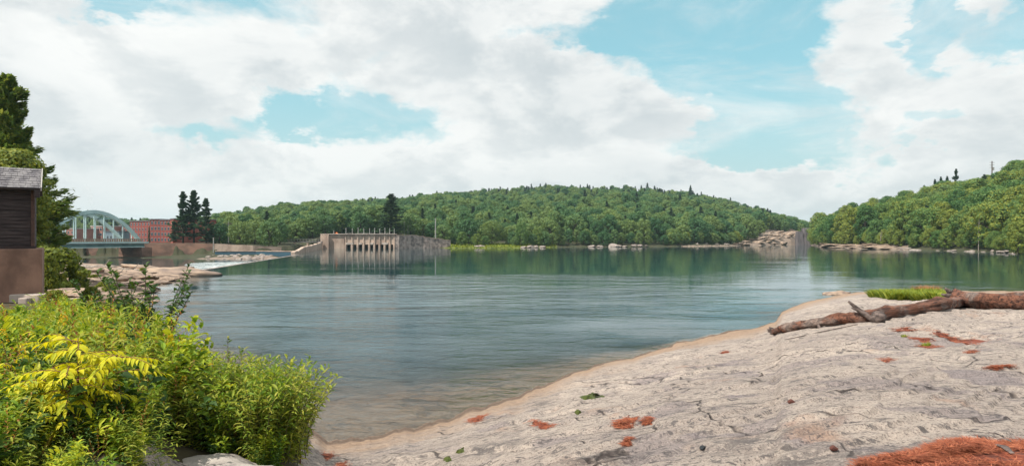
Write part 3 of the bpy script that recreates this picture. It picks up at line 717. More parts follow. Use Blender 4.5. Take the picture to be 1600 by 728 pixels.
def plant_tree(pr, loc, sc, rot, label, cat='tree', group=None):
    e = empty(pr[0], loc, rot, label=label, cat=cat, group=group); e.scale = sc if isinstance(sc, tuple) else (sc,) * 3
    c = link('crown', pr[1], e); link('trunk', pr[2], e); return e, c
DEC = [tree_proto('broadleaf_tree', decid(300 + i, [14, 13, 15, 12][i], [5.6, 6.8, 5.0, 6.4][i], [30, 36, 28, 34][i], [110] [0], base=[.14, .1, .18, .1][i]), M['decid']) for i in range(4)]
DER = [tree_proto('broadleaf_tree', decid(320 + i, [15, 14, 16][i], [5.8, 6.8, 5.4][i], 40, 140, .28, base=[.1, .08, .12][i]), M['decid_r']) for i in range(3)]
CON = [tree_proto('conifer_tree', conifer(340 + i, [16, 14][i], [3.6, 3.2][i], 24, 6, 26, .40), M['conif']) for i in range(2)]
PINE = [tree_proto('pine_tree', conifer(350 + i, 20, 5.2, 19, 6, 60, .50, [.10, .42, .06][i], True, .02, .12, .62), M['conif']) for i in range(3)]
# ---- individually built trees, nearest first
crowns = {}
def row(protos, n, pxa, pxb, dist, label, group, smin, smax, seed, key, cat='tree', spacing=4.0, name=None, zoff=0):
    r = random.Random(seed); placed = []
    tries = 0
    while len(placed) < n and tries < n * 30:
        tries += 1
        px = r.uniform(pxa, pxb); Yb = dist(px, r); x = (px - 800) / F * Yb
        if any((x - a) ** 2 + (Yb - b) ** 2 < spacing ** 2 for a, b in placed): continue
        z = Hs(x, Yb)
        if z < .25: continue
        placed.append((x, Yb))
        pr = protos[r.randrange(len(protos))]; s = r.uniform(smin, smax)
        e, c = plant_tree(pr, (x, Yb, z - .2 + zoff), (s * r.uniform(.85, 1.15), s * r.uniform(.85, 1.15), s), r.uniform(0, 6.28), label, cat, group)
        crowns.setdefault(pr[1].name, c)
shore_r = lambda px: float(np.interp(px, [1268, 1284, 1330, 1400, 1480, 1550, 1600, 1750], [450, 372, 330, 281, 246, 220, 197, 175]))
row(DER, 85, 1276, 1680, lambda px, r: shore_r(px) + abs(r.gauss(0, 1)) * 26 + 1, 'green broadleaf tree in the wooded right bank above the pool', 'broadleaf trees on the right bank', .75, 1.3, 1, 'r', spacing=6.5)
row(DER, 44, 1276, 1660, lambda px, r: shore_r(px) + (r.uniform(-7, 0) if px > 1400 else r.uniform(-3, 4)), 'low leafy tree overhanging the water on the right bank', 'low trees at the right bank waterline', .36, .6, 2, 'r', spacing=4.5)
shore_f = lambda px: float(np.interp(px, [640, 700, 830, 900, 1000, 1060, 1150, 1200, 1262], [328, 336, 345, 368, 374, 396, 446, 505, 590]))
row(DEC, 80, 700, 1195, lambda px, r: shore_f(px) + abs(r.gauss(0, 1)) * 30, 'broadleaf tree in the wood along the far shore', 'broadleaf trees on the far shore', .8, 1.35, 3, 'f', spacing=7.5)
row(DEC, 46, 800, 1180, lambda px, r: shore_f(px) - 8 + r.uniform(0, 7), 'low leafy tree at the dark foot of the far wood', 'low trees at the far waterline', .4, .68, 31, 'f', spacing=5)
row(DER, 13, 1048, 1150, lambda px, r: shore_f(px) - 6 + r.uniform(0, 5), 'low pale-leaved tree on the far shore left of the rock slabs', 'low pale trees beside the far beach', .46, .66, 4, 'f', spacing=6)
row(DER, 5, 700, 760, lambda px, r: 328 + r.uniform(0, 6), 'rounded bright bush on the grassy far bank', 'bushes on the grassy far bank', .36, .55, 41, 'f', 'bush', spacing=5)
row(DEC, 34, 338, 700, lambda px, r: float(np.interp(px, [338, 430, 470, 505, 640, 700], [256, 266, 300, 322, 326, 332])) + abs(r.gauss(0, 1)) * 22, 'broadleaf tree standing behind the bank walls and intake dam', 'broadleaf trees behind the dam', .72, .98, 5, 'f', spacing=6)
row(DEC, 9, 1196, 1262, lambda px, r: shore_f(px) + 20 + r.uniform(0, 60), 'broadleaf tree above the tan slabs of the gorge mouth', 'trees above the gorge mouth', .6, .9, 6, 'f', spacing=6)
row(CON, 14, 620, 1200, lambda px, r: shore_f(px) + 25 + r.uniform(0, 90), 'dark conifer rising out of the broadleaf wood on the far hill', 'conifers scattered in the far wood', .9, 1.2, 7, 'f', spacing=10)
# singled-out trees
def single(pr, px, Yb, z, top, label, cat, hgt, wmul=1.0, rot=0.0):
    z0 = Hs((px - 800) / F * Yb, Yb) if z is None else z
    s = (zpix(top, Yb) - z0) / hgt
    return plant_tree(pr, ((px - 800) / F * Yb, Yb, z0 - .1), (s * wmul, s * wmul, s), rot, label, cat)
_, c_ = single(CON[0], 611, 322, None, 303, 'tall dark spruce standing alone behind the intake dam', 'conifer', 16.2, 1.75); crowns.setdefault(CON[0][1].name, c_)
single(PINE[0], 286, 262, None, 301, 'leftmost of three tall dark pines beside the brick mill', 'pine', 20.2, 1.0)
single(PINE[1], 303, 266, None, 299, 'middle of three tall dark pines, its bare trunk showing', 'pine', 20.2, .95, 2)
single(PINE[2], 322, 258, None, 311, 'rightmost and lowest of three tall dark pines', 'pine', 20.2, 1.15, 4)
single(CON[1], 271, 259, None, 345, 'small dark conifer at the end wall of the brick mill', 'conifer', 14.2, .8)
single(CON[1], 233, 252, None, 353, 'slim dark conifer in front of the brick mill by the bridge end', 'conifer', 14.2, .42)
single(PINE[0], 1494, 410, None, 265, 'dark pine standing above the right hill ridge', 'pine', 20.2, .8)
single(PINE[1], 1444, 430, None, 290, 'ragged dark pine lower on the right hill ridge', 'pine', 20.2, .7)
for px, tp, lb in ((1461, 281, 'dark pine in the ridge clump, left one'), (1470, 277, 'dark pine in the ridge clump, middle one'), (1480, 276, 'dark pine in the ridge clump, right one')):
    single(PINE[2], px, 420, None, tp, lb + ' on the right hill', 'pine', 20.2, .75, px)
single(DER[0], 1591, 187, None, 338, 'bright yellow-green tree at the right edge of the far bank', 'tree', 16.2, .8)
single(PINE[1], 1079, 845, None, 290, 'lone pine poking above the ridge of the far hill', 'pine', 20.2, .7)
for px, tp, Yb, lb in ((815, 344, 338, 'light-leaved slender tree at the far waterline, left of a pair'), (840, 352, 342, 'light-leaved slender tree at the far waterline, right of a pair')):
    single(DER[1], px, Yb, None, tp, lb, 'tree', 15.2, .6)
single(DEC[1], 375, 252, None, 343, 'round dark tree behind the bank wall right of the pines', 'tree', 13.6, .9)
single(DEC[3], 420, 255, None, 343, 'broad round tree at the end of the bank wall near the footbridge', 'tree', 12.8, 1.0)
# bare trunks on the right bank
for px, y0, y1, lb in ((1519, 341, 394, 'tall bare pale trunk standing at the right bank waterline'), (1466, 376, 392, 'short bare leaning trunk at the right bank waterline'), (1370, 361, 375, 'pale leaning trunk showing between the trees of the right bank')):
    Yb = float(np.interp(px, [1330, 1400, 1480, 1550], [306, 270, 240, 213])); mb = MB(); z0 = zpix(y1, Yb); z1 = zpix(y0, Yb); hh = z1 - z0
    mb.tube([(0, 0, -.5), (.1, 0, hh * .5), (.3, 0, hh)], [.15, .11, .04], 6)
    for k in range(5): mb.tube([(.1, 0, hh * (.4 + .11 * k)), (.1 + (-1) ** k * 1.1, .3, hh * (.46 + .11 * k))], [.06, .02], 4)
    e = empty('dead_tree', ((px - 800) / F * Yb, Yb - 3, z0), label=lb, cat='dead tree'); mb.build('trunk', M['palebark'], e)

# ---- the rest of the woods, as masses
def scatter(name, pts, rots, scs, idxs, protos, label, mt=None, kind='stuff'):
    """points carrying rot / scl / pick attributes, each instancing one of the prototype objects"""
    me = bpy.data.meshes.new(name); me.vertices.add(len(pts)); me.vertices.foreach_set('co', np.asarray(pts, np.float32).ravel())
    a = me.attributes.new('rot', 'FLOAT_VECTOR', 'POINT'); a.data.foreach_set('vector', np.asarray(rots, np.float32).ravel())
    a = me.attributes.new('scl', 'FLOAT_VECTOR', 'POINT'); a.data.foreach_set('vector', np.asarray(scs, np.float32).ravel())
    a = me.attributes.new('pick', 'INT', 'POINT'); a.data.foreach_set('value', np.asarray(idxs, np.int32))
    me.update()
    o = link(name, me); tag(o, label, kind=kind)
    gt = bpy.data.node_groups.new(name, 'GeometryNodeTree'); gt.interface.new_socket('Geometry', in_out='INPUT', socket_type='NodeSocketGeometry'); gt.interface.new_socket('Geometry', in_out='OUTPUT', socket_type='NodeSocketGeometry')
    N = gt.nodes; L = gt.links
    gi = N.new('NodeGroupInput'); go = N.new('NodeGroupOutput'); io = N.new('GeometryNodeInstanceOnPoints'); jn = N.new('GeometryNodeJoinGeometry')
    for p in reversed(protos):
        oi = N.new('GeometryNodeObjectInfo'); oi.inputs['Object'].default_value = p; oi.inputs['As Instance'].default_value = True; oi.transform_space = 'ORIGINAL'
        L.new(oi.outputs['Geometry'], jn.inputs[0])
    def att(nm, dt):
        q = N.new('GeometryNodeInputNamedAttribute'); q.data_type = dt; q.inputs[0].default_value = nm; return q.outputs[0]
    L.new(gi.outputs[0], io.inputs['Points']); L.new(jn.outputs[0], io.inputs['Instance']); io.inputs['Pick Instance'].default_value = True
    L.new(att('pick', 'INT'), io.inputs['Instance Index'])
    e2r = N.new('FunctionNodeEulerToRotation'); L.new(att('rot', 'FLOAT_VECTOR'), e2r.inputs[0]); L.new(e2r.outputs[0], io.inputs['Rotation'])
    L.new(att('scl', 'FLOAT_VECTOR'), io.inputs['Scale']); L.new(io.outputs[0], go.inputs[0])
    md = o.modifiers.new('scatter', 'NODES'); md.node_group = gt
    return o
PR = [crowns[n[1].name] for n in DEC] + [crowns[n[1].name] for n in DER] + [crowns[n[1].name] for n in CON]
iD = [0, 1, 2, 3]; iR = [4, 5, 6]; iC = [7, 8]
def wood(name, pxa, pxb, d0, d1, spacing, label, pick, smin=.75, smax=1.1, seed=0):
    r = np.random.default_rng(seed); pts = []; rot = []; scl = []; pk = []
    Ymax = d1; y = 150.0
    while y < Ymax:
        xa = (pxa - 800) / F * y; xb = (pxb - 800) / F * y
        n = max(1, int((xb - xa) / spacing))
        sp = spacing * (1 + max(0, (y - 500)) / 1500)
        xs = np.arange(xa, xb, sp) + r.uniform(-.4, .4, len(np.arange(xa, xb, sp))) * sp; ys = y + r.uniform(-.45, .45, len(xs)) * sp
        px = 800 + F * xs / ys; lo = np.array([d0(p) for p in px]); ok = (ys > lo) & (ys < np.array([d1f(p) for p in px]) if False else (ys > lo))
        xs, ys, px = xs[ok], ys[ok], px[ok]
        if len(xs):
            hs = H(xs, ys)
            for x, yy, h, p in zip(xs, ys, hs, px):
                i, k = pick(p, yy, h, r); s = r.uniform(smin, smax) * k
                pts.append((x, yy, h - .6)); rot.append((0, 0, r.uniform(0, 6.28))); scl.append((s * r.uniform(.9, 1.2), s * r.uniform(.9, 1.2), s)); pk.append(i)
        y += sp * .87
    print(name, len(pts)); return scatter(name, pts, rot, scl, pk, PR, label)
def ridge_frac(px, yy): 
    R0 = float(np.interp(px, [335, 1260], [900, 900])); return yy / R0
def pick_main(px, yy, h, r):
    pc = float(np.interp(yy, [300, 600, 760, 880, 960], [.04, .07, .2, .55, .8])) * float(np.interp(px, [330, 600, 800, 1000, 1100, 1250], [.25, .6, .9, 1, 1, .9]))
    if r.random() < pc: return (int(r.choice(iC)), r.uniform(.7, 1.05))
    return (int(r.choice(iD)), 1.0)
def d0_main(px): return float(np.interp(px, [-300, 190, 335, 470, 505, 640, 700, 830, 900, 1000, 1060, 1150, 1200, 1262, 1290], [620, 560, 272, 310, 335, 342, 358, 370, 388, 394, 416, 466, 545, 640, 700]))
wood('wooded_hill', 230, 1300, d0_main, 985, 9.2, 'continuous woodland covering the far hill up to its ridge', pick_main, .6, 1.15, 3)
def pick_right(px, yy, h, r):
    if r.random() < .06: return (int(r.choice(iC)), .95)
    return (int(r.choice(iR + iR + iD)), .95)
wood('wooded_bank', 1280, 1800, lambda p: shore_r(p) + 16, 500, 8.2, 'dense wood climbing the slope behind the right bank', pick_right, .6, 1.12, 4)
wood('distant_woods', -60, 232, lambda p: 600, 1560, 12.0, 'hazy far wood beyond the arched bridge', lambda px, yy, h, r: (int(r.choice(iD + iC)), 1.1), .8, 1.2, 5)

# ------------------------------------------------------------------ left trees behind the shed
def near_tree(name, gen, m, loc, label, cat):
    pr = tree_proto(name, gen, m); return plant_tree(pr, loc, 1.0, 0.4, label, cat)
p = P(10, 47); near_tree('pine_tree', conifer(401, zpix(126, 47) - p.z, 3.9, 36, 8, 230, .17, .18, True, .02, .1, .5), M['pinebig'], p, 'tall pine with spreading boughs rising behind the shed', 'pine')
p = P(40, 52); near_tree('pine_tree', conifer(403, zpix(222, 52) - p.z, 2.3, 26, 7, 170, .17, .08, True, .02, .08, .5), M['pinebig'], p, 'shorter pine whose boughs droop to the right of the shed roof', 'pine')
p = P(22, 42); near_tree('broadleaf_tree', decid(402, zpix(222, 42) - p.z, 2.3, 70, 330, .10, .2), M['decid_r'], p, 'green broadleaf tree just above the shed roof', 'tree')

# ------------------------------------------------------------------ shed
SY = 28.0
def sx(px): return (px - 800) / F * SY
e = empty('shed', (sx(66), SY, 0), R(36.5), label='dark weathered boarded shed on a brown concrete plinth at the left edge', cat='shed')
def loc(mb_): return mb_
ox = sx(66)
zb, zp, zt = zpix(490, SY), zpix(388.5, SY), zpix(296, SY)
KX = .79
x0, x1 = -7.0, 0.0
import bmesh
def solid(name, boxes, m, parent, bev=.02, sub=0):
    mb = MB()
    for a, b in boxes: mb.box(a, b)
    return mb.build(name, m, parent, False, bev)
solid('plinth', [((x0, 0, zb - .6), (x1, 4.4, zp))], M['plinth'], e, .05)
xw = (sx(53.8) - ox) * KX
mb = MB(); nb = 17
for i in range(nb):
    a = zp + .012 + (zt - zp) * i / nb; b = a + (zt - zp) / nb + .012; j = random.uniform(-.008, .008)
    vs = [(x0, .36 + j, a), (xw - .14, .36 + j, a), (xw - .14, .395 + j, b), (x0, .395 + j, b), (x0, .40, a), (xw - .14, .40, a), (xw - .14, .43, b), (x0, .43, b)]
    mb.add(vs, [(0, 1, 2, 3), (0, 4, 5, 1), (3, 2, 6, 7), (1, 5, 6, 2)])
mb.build('cladding', M['clap'], e)
solid('wall', [((x0, .44, zp + .002), (xw - .03, 4.1, zt))], M['clap'], e, .01)
solid('corner_post', [((xw - .14, .33, zp + .003), (xw, .50, zt + .02))], simple('red_brown_post', (.13, .07, .055), (.07, .04, .035), 3, .9, .01), e, .008)
solid('sill_beam', [((x0, .26, zp + .003), (xw + .04, .355, zp + .12))], M['clap'], e, .01)
# roof
xr = (sx(63.5) - ox) * KX
ze, zr_ = zpix(295.5, SY), zpix(267, SY + 2.2)
mb = MB(); nrow = 9
for i in range(nrow):
    f0, f1 = i / nrow, (i + 1.15) / nrow
    ya, yb = -.12 + 2.32 * f0, -.12 + 2.32 * f1; za, zb2 = ze + (zr_ - ze) * f0 + .035, ze + (zr_ - ze) * f1 + .012
    x = x0
    while x < xr:
        wd = random.uniform(.16, .30); xe = min(x + wd, xr); dz_ = random.uniform(-.008, .012); dy_ = random.uniform(-.02, .02)
        vs = [(x, ya + dy_, za + dz_), (xe - .012, ya + dy_, za + dz_), (xe - .012, yb, zb2), (x, yb, zb2)]
        mb.add(vs + [(a, b, c - .02) for a, b, c in vs], [(0, 1, 2, 3), (0, 4, 5, 1), (1, 5, 6, 2), (3, 7, 4, 0)]); x += wd
mb.build('roof_shingles', M['shingle'], e)
mb = MB(); mb.add([(x0, -.1, ze - .06), (xr - .01, -.1, ze - .06), (xr - .01, 2.2, zr_ - .03), (x0, 2.2, zr_ - .03), (x0, 4.5, ze - .1), (xr - .01, 4.5, ze - .1),
     (x0, -.1, ze + .0), (xr - .01, -.1, ze + .0), (xr - .01, 2.2, zr_ + .01), (x0, 2.2, zr_ + .01), (x0, 4.5, ze - .04), (xr - .01, 4.5, ze - .04)],
    [(0, 3, 2, 1), (3, 4, 5, 2), (6, 7, 8, 9), (9, 8, 11, 10), (0, 1, 7, 6), (1, 2, 8, 7), (2, 5, 11, 8), (4, 10, 11, 5)])
mb.build('roof', M['clap'], e)
mb = MB(); mb.add([(xr, -.14, ze - .10), (xr, 2.2, zr_ - .08), (xr, 2.2, zr_ + .07), (xr, -.14, ze + .06), (xr + .04, -.14, ze - .10), (xr + .04, 2.2, zr_ - .08), (xr + .04, 2.2, zr_ + .07), (xr + .04, -.14, ze + .06)],
    [(0, 1, 2, 3), (4, 7, 6, 5), (3, 2, 6, 7), (0, 4, 5, 1), (0, 3, 7, 4)]); mb.build('bargeboard', M['roofpale'], e)
mb = MB(); mb.box((xw + .02, -.1, zpix(309, SY)), (xr - .03, .25, ze - .065)); mb.build('eave_bracket', M['clap'], e)
mb = MB()
mb.add([(xw - .03, .45, zt), (xw - .03, 4.1, zt), (xw - .03, 2.2, zr_ - .05), (xw - .06, .45, zt), (xw - .06, 4.1, zt), (xw - .06, 2.2, zr_ - .05)], [(0, 1, 2), (3, 5, 4)]); mb.build('gable', M['clap'], e)
# concrete blocks at the foot of the plinth
solid_e = empty('footing', (sx(62), SY - .5, Hs(sx(62), SY - .5)), label='pale broken concrete footing at the right foot of the plinth', cat='footing')
solid('block', [((-1.2, -.2, -.2), (.5, .4, .35)), ((-.2, -.5, -.2), (.2, -.2, .22))], M['concrete_grey'], solid_e, .05)

# ------------------------------------------------------------------ bank wall, barrier, weir-side works
def wall_run(name, pts, top, bot, thick, m, label, cat, seg=3.0, jt=.12, cap=None):
    e = empty(name, (pts[0][0], pts[0][1], 0), label=label, cat=cat); mb = MB(); o0 = Vector((pts[0][0], pts[0][1], 0))
    vs = []; 
    L = []
    for (a, b) in zip(pts[:-1], pts[1:]):
        a = Vector(a); b = Vector(b); n = max(1, int((b - a).length / seg))
        for i in range(n): L.append(a.lerp(b, i / n))
    L.append(Vector(pts[-1])); n = len(L); vs = []
    for i, p in enumerate(L):
        t = (L[min(i + 1, n - 1)] - L[max(i - 1, 0)]).normalized(); nn = Vector((-t.y, t.x)) * thick
        f = i / (n - 1); zt_ = top(f) + rg.uniform(-jt, jt); zb_ = bot(f)
        q = Vector((p.x, p.y)) - Vector((o0.x, o0.y)); j = rg.uniform(-jt, jt)
        vs += [(q.x + nn.x * 0, q.y - .35 + j, zb_), (q.x, q.y + j * .5, zt_), (q.x + nn.x, q.y + nn.y, zt_), (q.x + nn.x, q.y + nn.y, zb_)]
    fs = []
    for i in range(n - 1):
        for k in range(4): fs.append((i * 4 + k, i * 4 + (k + 1) % 4, (i + 1) * 4 + (k + 1) % 4, (i + 1) * 4 + k)[::-1])
    fs += [(0, 1, 2, 3), tuple(4 * (n - 1) + k for k in (3, 2, 1, 0))]
    mb.add(vs, fs); mb.build('wall_face', m, e)
    if cap:
        mb = MB()
        for i in range(n - 1):
            a, b = vs[i * 4 + 1], vs[(i + 1) * 4 + 1]
            mb.add([(a[0], a[1] - .15, a[2] + .01), (b[0], b[1] - .15, b[2] + .01), (b[0], b[1] + .6, b[2] + .01), (a[0], a[1] + .6, a[2] + .01), (a[0], a[1] - .15, a[2] + .3), (b[0], b[1] - .15, b[2] + .3), (b[0], b[1] + .6, b[2] + .3), (a[0], a[1] + .6, a[2] + .3)],
                   [(0, 1, 5, 4), (4, 5, 6, 7), (1, 2, 6, 5), (3, 0, 4, 7)])
        mb.build('coping', cap, e)
    return e
def XY(px, Yb): return ((px - 800) / F * Yb, Yb)
wall_run('bank_wall', [XY(-60, 244), XY(120, 244), XY(232, 243), XY(334, 242)], lambda f: 3.0, lambda f: -3.2, 1.2, M['wallstone'], 'long brown stained river wall running under the arched bridge', 'wall', 3, .15)
wall_run('bank_wall', [XY(335, 241.5), XY(395, 246), XY(440, 256)], lambda f: 2.8 - 1.6 * f, lambda f: -2.2, 1.2, M['concrete'], 'paler patched river wall in front of the round trees', 'wall', 3, .2)
wall_run('barrier', [XY(336, 236), XY(400, 238), XY(463, 231)], lambda f: zpix(393, 236) , lambda f: -2.9, .6, M['steelblue'], 'long low dark blue barrier between gravel bank and round trees', 'barrier', 8, .01, M['concrete'])
wall_run('step_wall', [XY(461, 188), XY(475, 228), XY(504, 301)], lambda f: .5 + 2.6 * f, lambda f: -2.9, 1.2, M['concrete'], 'low stepped concrete wall joining the weir to the intake dam', 'wall', 6, .25)
o = solid('square_pillar', [((-.15, -.15, -4), (.15, .15, 5.2))], M['post'], None); o.location = (*XY(333.5, 240), 0); tag(o, 'pale square pillar where the brown wall meets the paler wall', 'pillar')  # plain square pillar, carries no lamp
# ---- intake dam
DY = 303.0
e = empty('intake_dam', (XY(502, DY)[0], DY, 0), label='stained concrete intake dam with gate piers and a row of posts', cat='dam')
def lx(px): return (px - 502) / F * DY
zt = zpix(366.5, DY)
solid('end_block', [((lx(502), -1.5, -3), (lx(515), 5, zt - .2)), ], M['concrete'], e, .15)
solid('solid_wall', [((lx(515.2), 0, -3), (lx(538), 4, zt - .1))], M['concrete'], e, .12)
solid('deck_wall', [((lx(538.2), .2, 1.9), (lx(617), 4, zt))], M['concrete'], e, .05)
solid('coping', [((lx(501), -1.7 + .9, zt + .01), (lx(618), 4.2, zt + .4))], M['concrete_grey'], e, .05)
solid('recess_shade', [((lx(538.2), 2.2, -3), (lx(617), 3.8, 1.89))], M['dark'], e, .01)  # near-black box paints the shade inside the gate openings
for i, px in enumerate([540, 550, 559, 568, 577, 585, 593, 601, 609, 616]):
    solid('pier', [((lx(px) - .45, -.7, -3), (lx(px) + .45, 1.9, 1.75)), ((lx(px) - .3, -.25, 1.76), (lx(px) + .3, .19, zt - .3))], M['concrete'], e, .06)
for a, b in ((540.9, 552), (560.5, 566), (579, 584), (597, 607)):
    solid('gate_lintel', [((lx(a), -.45, 1.9), (lx(b), .18, 2.9))], M['concrete_grey'], e, .05)
for i, px in enumerate([521, 540, 550, 559, 568, 577, 585, 593, 601, 608.5, 615.6]):
    solid('post', [((lx(px) - .13, .5, zt + .42), (lx(px) + .13, .76, zt + .42 + [1.8, 2.9, 2.7, 3.0, 2.8, 2.7, 2.9, 2.6, 2.9, 2.8, 2.4][i]))], M['post'], e, 0)
for a, b in ((541, 549), (560, 584), (594, 608)):
    solid('rail', [((lx(a), .55, zt + .85), (lx(b), .62, zt + .93))], M['post'], e, 0)
solid('shadow_block', [((lx(617.2), -.4, -3), (lx(624), 3.5, zt - .3))], M['rubble'], e, .1)  # block added in place of a dark tower-like shadow beside the dam
mb = MB(); q0 = Vector((lx(524), 1.0, zt + .42))
mb.add([q0 + Vector(v) for v in ((-.9, 0, 0), (.9, 0, 0), (1.0, .9, 0), (-.8, .9, 0), (-.1, .1, .8), (.3, .5, .9))], [(0, 1, 5, 4), (1, 2, 5), (2, 3, 4, 5), (3, 0, 4)])
o = mb.build('tarpaulin', M['orange']); o.location = (XY(502, DY)[0], DY, 0); tag(o, 'small orange tarpaulin heaped on top of the intake dam', 'tarpaulin')
wall_run('rubble_wall', [XY(624.5, DY + 1), XY(660, 311), XY(704, 317)], lambda f: zpix(368, DY) - 3.6 * max(0, f - .25), lambda f: -2, 1.5, M['rubble'], 'dark rough stone wall running right from the intake dam', 'wall', 1.6, .22, M['concrete'])
# ---- footbridge
e = empty('footbridge', (*XY(445, 288), zpix(378.5, 288)), label='low dark footbridge with railings left of the intake dam', cat='footbridge')
L = XY(503, 288)[0] - XY(445, 288)[0]
solid('deck', [((0, 0, 0), (L, 1.6, .35))], M['roof'], e)
mb = MB()
for k in range(13): mb.box((L * k / 12 - .05, 0, .36), (L * k / 12 + .05, .1, 1.4))
mb.box((0, .02, 1.41), (L, .1, 1.5)); mb.box((0, .02, .85), (L, .07, .92)); mb.build('railing', M['post'], e)
for k in (.25, .6): solid('support', [((L * k - .3, .2, -4), (L * k + .3, 1.4, -.01))], M['concrete'], e)

# ------------------------------------------------------------------ utility poles
def pole(px, y0, y1, Yb, lb, w=.22, arm=0, m=None):
    z0, z1 = zpix(y1, Yb), zpix(y0, Yb); e = empty('utility_pole', (*XY(px, Yb), z0), label=lb, cat='pole')
    mb = MB(); mb.tube([(0, 0, -2), (0, 0, z1 - z0)], [w, w * .7], 8); mb.build('shaft', m or M['post'], e)
    for k in range(arm): solid('crossarm', [((-1.5, -.1, z1 - z0 - 1.0 - k * 1.6), (1.5, .1, z1 - z0 - .8 - k * 1.6))], M['timber'], e, 0)
    return e
pole(680.5, 341, 367, 322, 'pale upright pole behind the rough stone wall', .35)
pole(631.5, 346, 366, 325, 'thin grey pole just right of the tall dark spruce', .14)
pole(637.5, 352, 366, 325, 'shortest thin grey pole right of the tall dark spruce', .12)
e = pole(1550, 252, 300, 395, 'tall utility pole with equipment above the right hill', .42, 3, M['timber'])
solid('transformer', [((.4, -.4, 14), (1.2, .4, 16))], M['post'], e)
pole(1520, 279, 310, 400, 'small slim pole above the trees of the right hill', .16)
pole(357, 346, 372, 256, 'pale utility pole among the round trees right of the pines', .13, 1)

# ------------------------------------------------------------------ brick mill and town
def building(name, px0, Y0, px1, Y1, depth, zb, zt, m, label, rows, cols, wm=None, roofm=None, cat='building', ww=.9, wh=1.4, side=None, over=.3):
    a = Vector((*XY(px0, Y0), 0)); b = Vector((*XY(px1, Y1), 0)); L = (b - a).length; ang = math.atan2(b.y - a.y, b.x - a.x)
    e = empty(name, (a.x, a.y, zb), ang, label=label, cat=cat); hh = zt - zb
    solid('wall', [((0, 0, -2), (L, depth, hh))], m, e, 0)
    solid('roof', [((-over, -over, hh + .01), (L + over, depth + over, hh + .45))], roofm or M['roof'], e, 0)
    for r in range(rows):
        for c in range(cols):
            x = L * (c + .5) / cols; z = hh * (r + .5) / rows - .1
            f = MB(); f.box((x - ww / 2 - .08, -.06, z - wh / 2 - .08), (x + ww / 2 + .08, -.003, z + wh / 2 + .08)); fo = f.build('window', wm or M['white'], e)
            g_ = MB(); g_.box((x - ww / 2, -.09, z - wh / 2), (x + ww / 2, -.063, z + wh / 2)); g_.build('pane', M['glass'], fo)
    if side:
        r_, c_ = side
        for r in range(r_):
            for c in range(c_):
                y = depth * (c + .5) / c_; z = hh * (r + .5) / r_ - .1
                f = MB(); f.box((L + .003, y - ww / 2 - .12, z - wh / 2 - .12), (L + .06, y + ww / 2 + .12, z + wh / 2 + .12)); fo = f.build('window', wm or M['white'], e)
                g_ = MB(); g_.box((L + .063, y - ww / 2, z - wh / 2), (L + .09, y + ww / 2, z + wh / 2)); g_.build('pane', M['glass'], fo)
    return e
building('brick_building', 203, 300, 235, 290, 16, 3.2, zpix(346, 294), M['brick'], 'long left wing of the four-storey red brick mill behind the bridge end', 4, 7)
building('brick_building', 235, 284, 251, 283, 18, 3.2, zpix(343.5, 284), M['brick'], 'projecting middle block of the red brick mill', 4, 3)
building('brick_building', 251, 281, 266, 279, 18, 3.2, zpix(344.2, 280), M['brick'], 'right block of the red brick mill beside the dark pines', 4, 3)
building('brick_building', 266.3, 277, 272, 273, 18, 3.2, zpix(343, 276), simple('bright_brick', (.42, .12, .09), (.33, .09, .07), .5, .9, .01), 'narrow brighter red end bay of the brick mill', 4, 1)
building('low_building', 92, 330, 116, 325, 20, 3, zpix(358, 328), M['brick_pale'], 'pinkish flat-fronted building seen through the left half of the arch', 2, 4, roofm=M['roofpale'])
building('low_building', 142, 340, 160, 335, 18, 3, zpix(354, 338), M['brick_pale'], 'taller pale-windowed brick building through the middle of the arch', 3, 4, roofm=M['roofpale'], ww=1.8)
building('low_building', 117, 345, 141, 343, 18, 3, zpix(361, 344), M['brick'], 'low brick building between pinkish and pale-windowed ones', 2, 5)
building('low_building', 161, 320, 186, 318, 14, 3, zpix(362, 319), M['greyblue'], 'low grey-blue sided building through the right half of the arch', 1, 5)
building('low_building', 187, 345, 202, 342, 18, 3, zpix(353, 344), M['brick'], 'small red brick building just left of the mill wing', 2, 3)
building('low_building', 66, 335, 90, 333, 18, 3, zpix(364, 334), M['brick'], 'low brick building at the left foot of the arch', 2, 4)
# smokestack plume
def plume():
    m = bpy.data.materials.new('thin_smoke'); m.use_nodes = True; t = NT(m.node_tree)
    co = t.n('ShaderNodeTexCoord').outputs['Object']; n = t.noise(co, .12, 4, .6, .5)
    v = t.n('ShaderNodeVolumePrincipled', {'Color': (.8, .84, .87, 1), 'Absorption Color': (.6, .6, .6, 1), 'Density': t.m('MULTIPLY', t.ss(n, .42, .6), .035)})
    out = t.n('ShaderNodeOutputMaterial'); t.t.links.new(v.outputs[0], out.inputs['Volume'])
    m.cycles.volume_step_rate = 2
    Yb = 480; mb = MB(); pts = []; rad = []
    for px, py, rr_ in ((151, 329, .8), (146, 323, 1.2), (143, 316, 1.7), (141, 309, 2.3), (137, 301, 3.0), (133, 294, 3.4), (131, 290, 1.2)):
        pts.append((*XY(px, Yb), zpix(py, Yb))); rad.append(rr_)
    mb.tube(pts, rad, 12, .3); o = mb.build('smoke', m, None, True); tag(o, 'thin grey smoke plume rising above the arched bridge', kind='stuff')
plume()

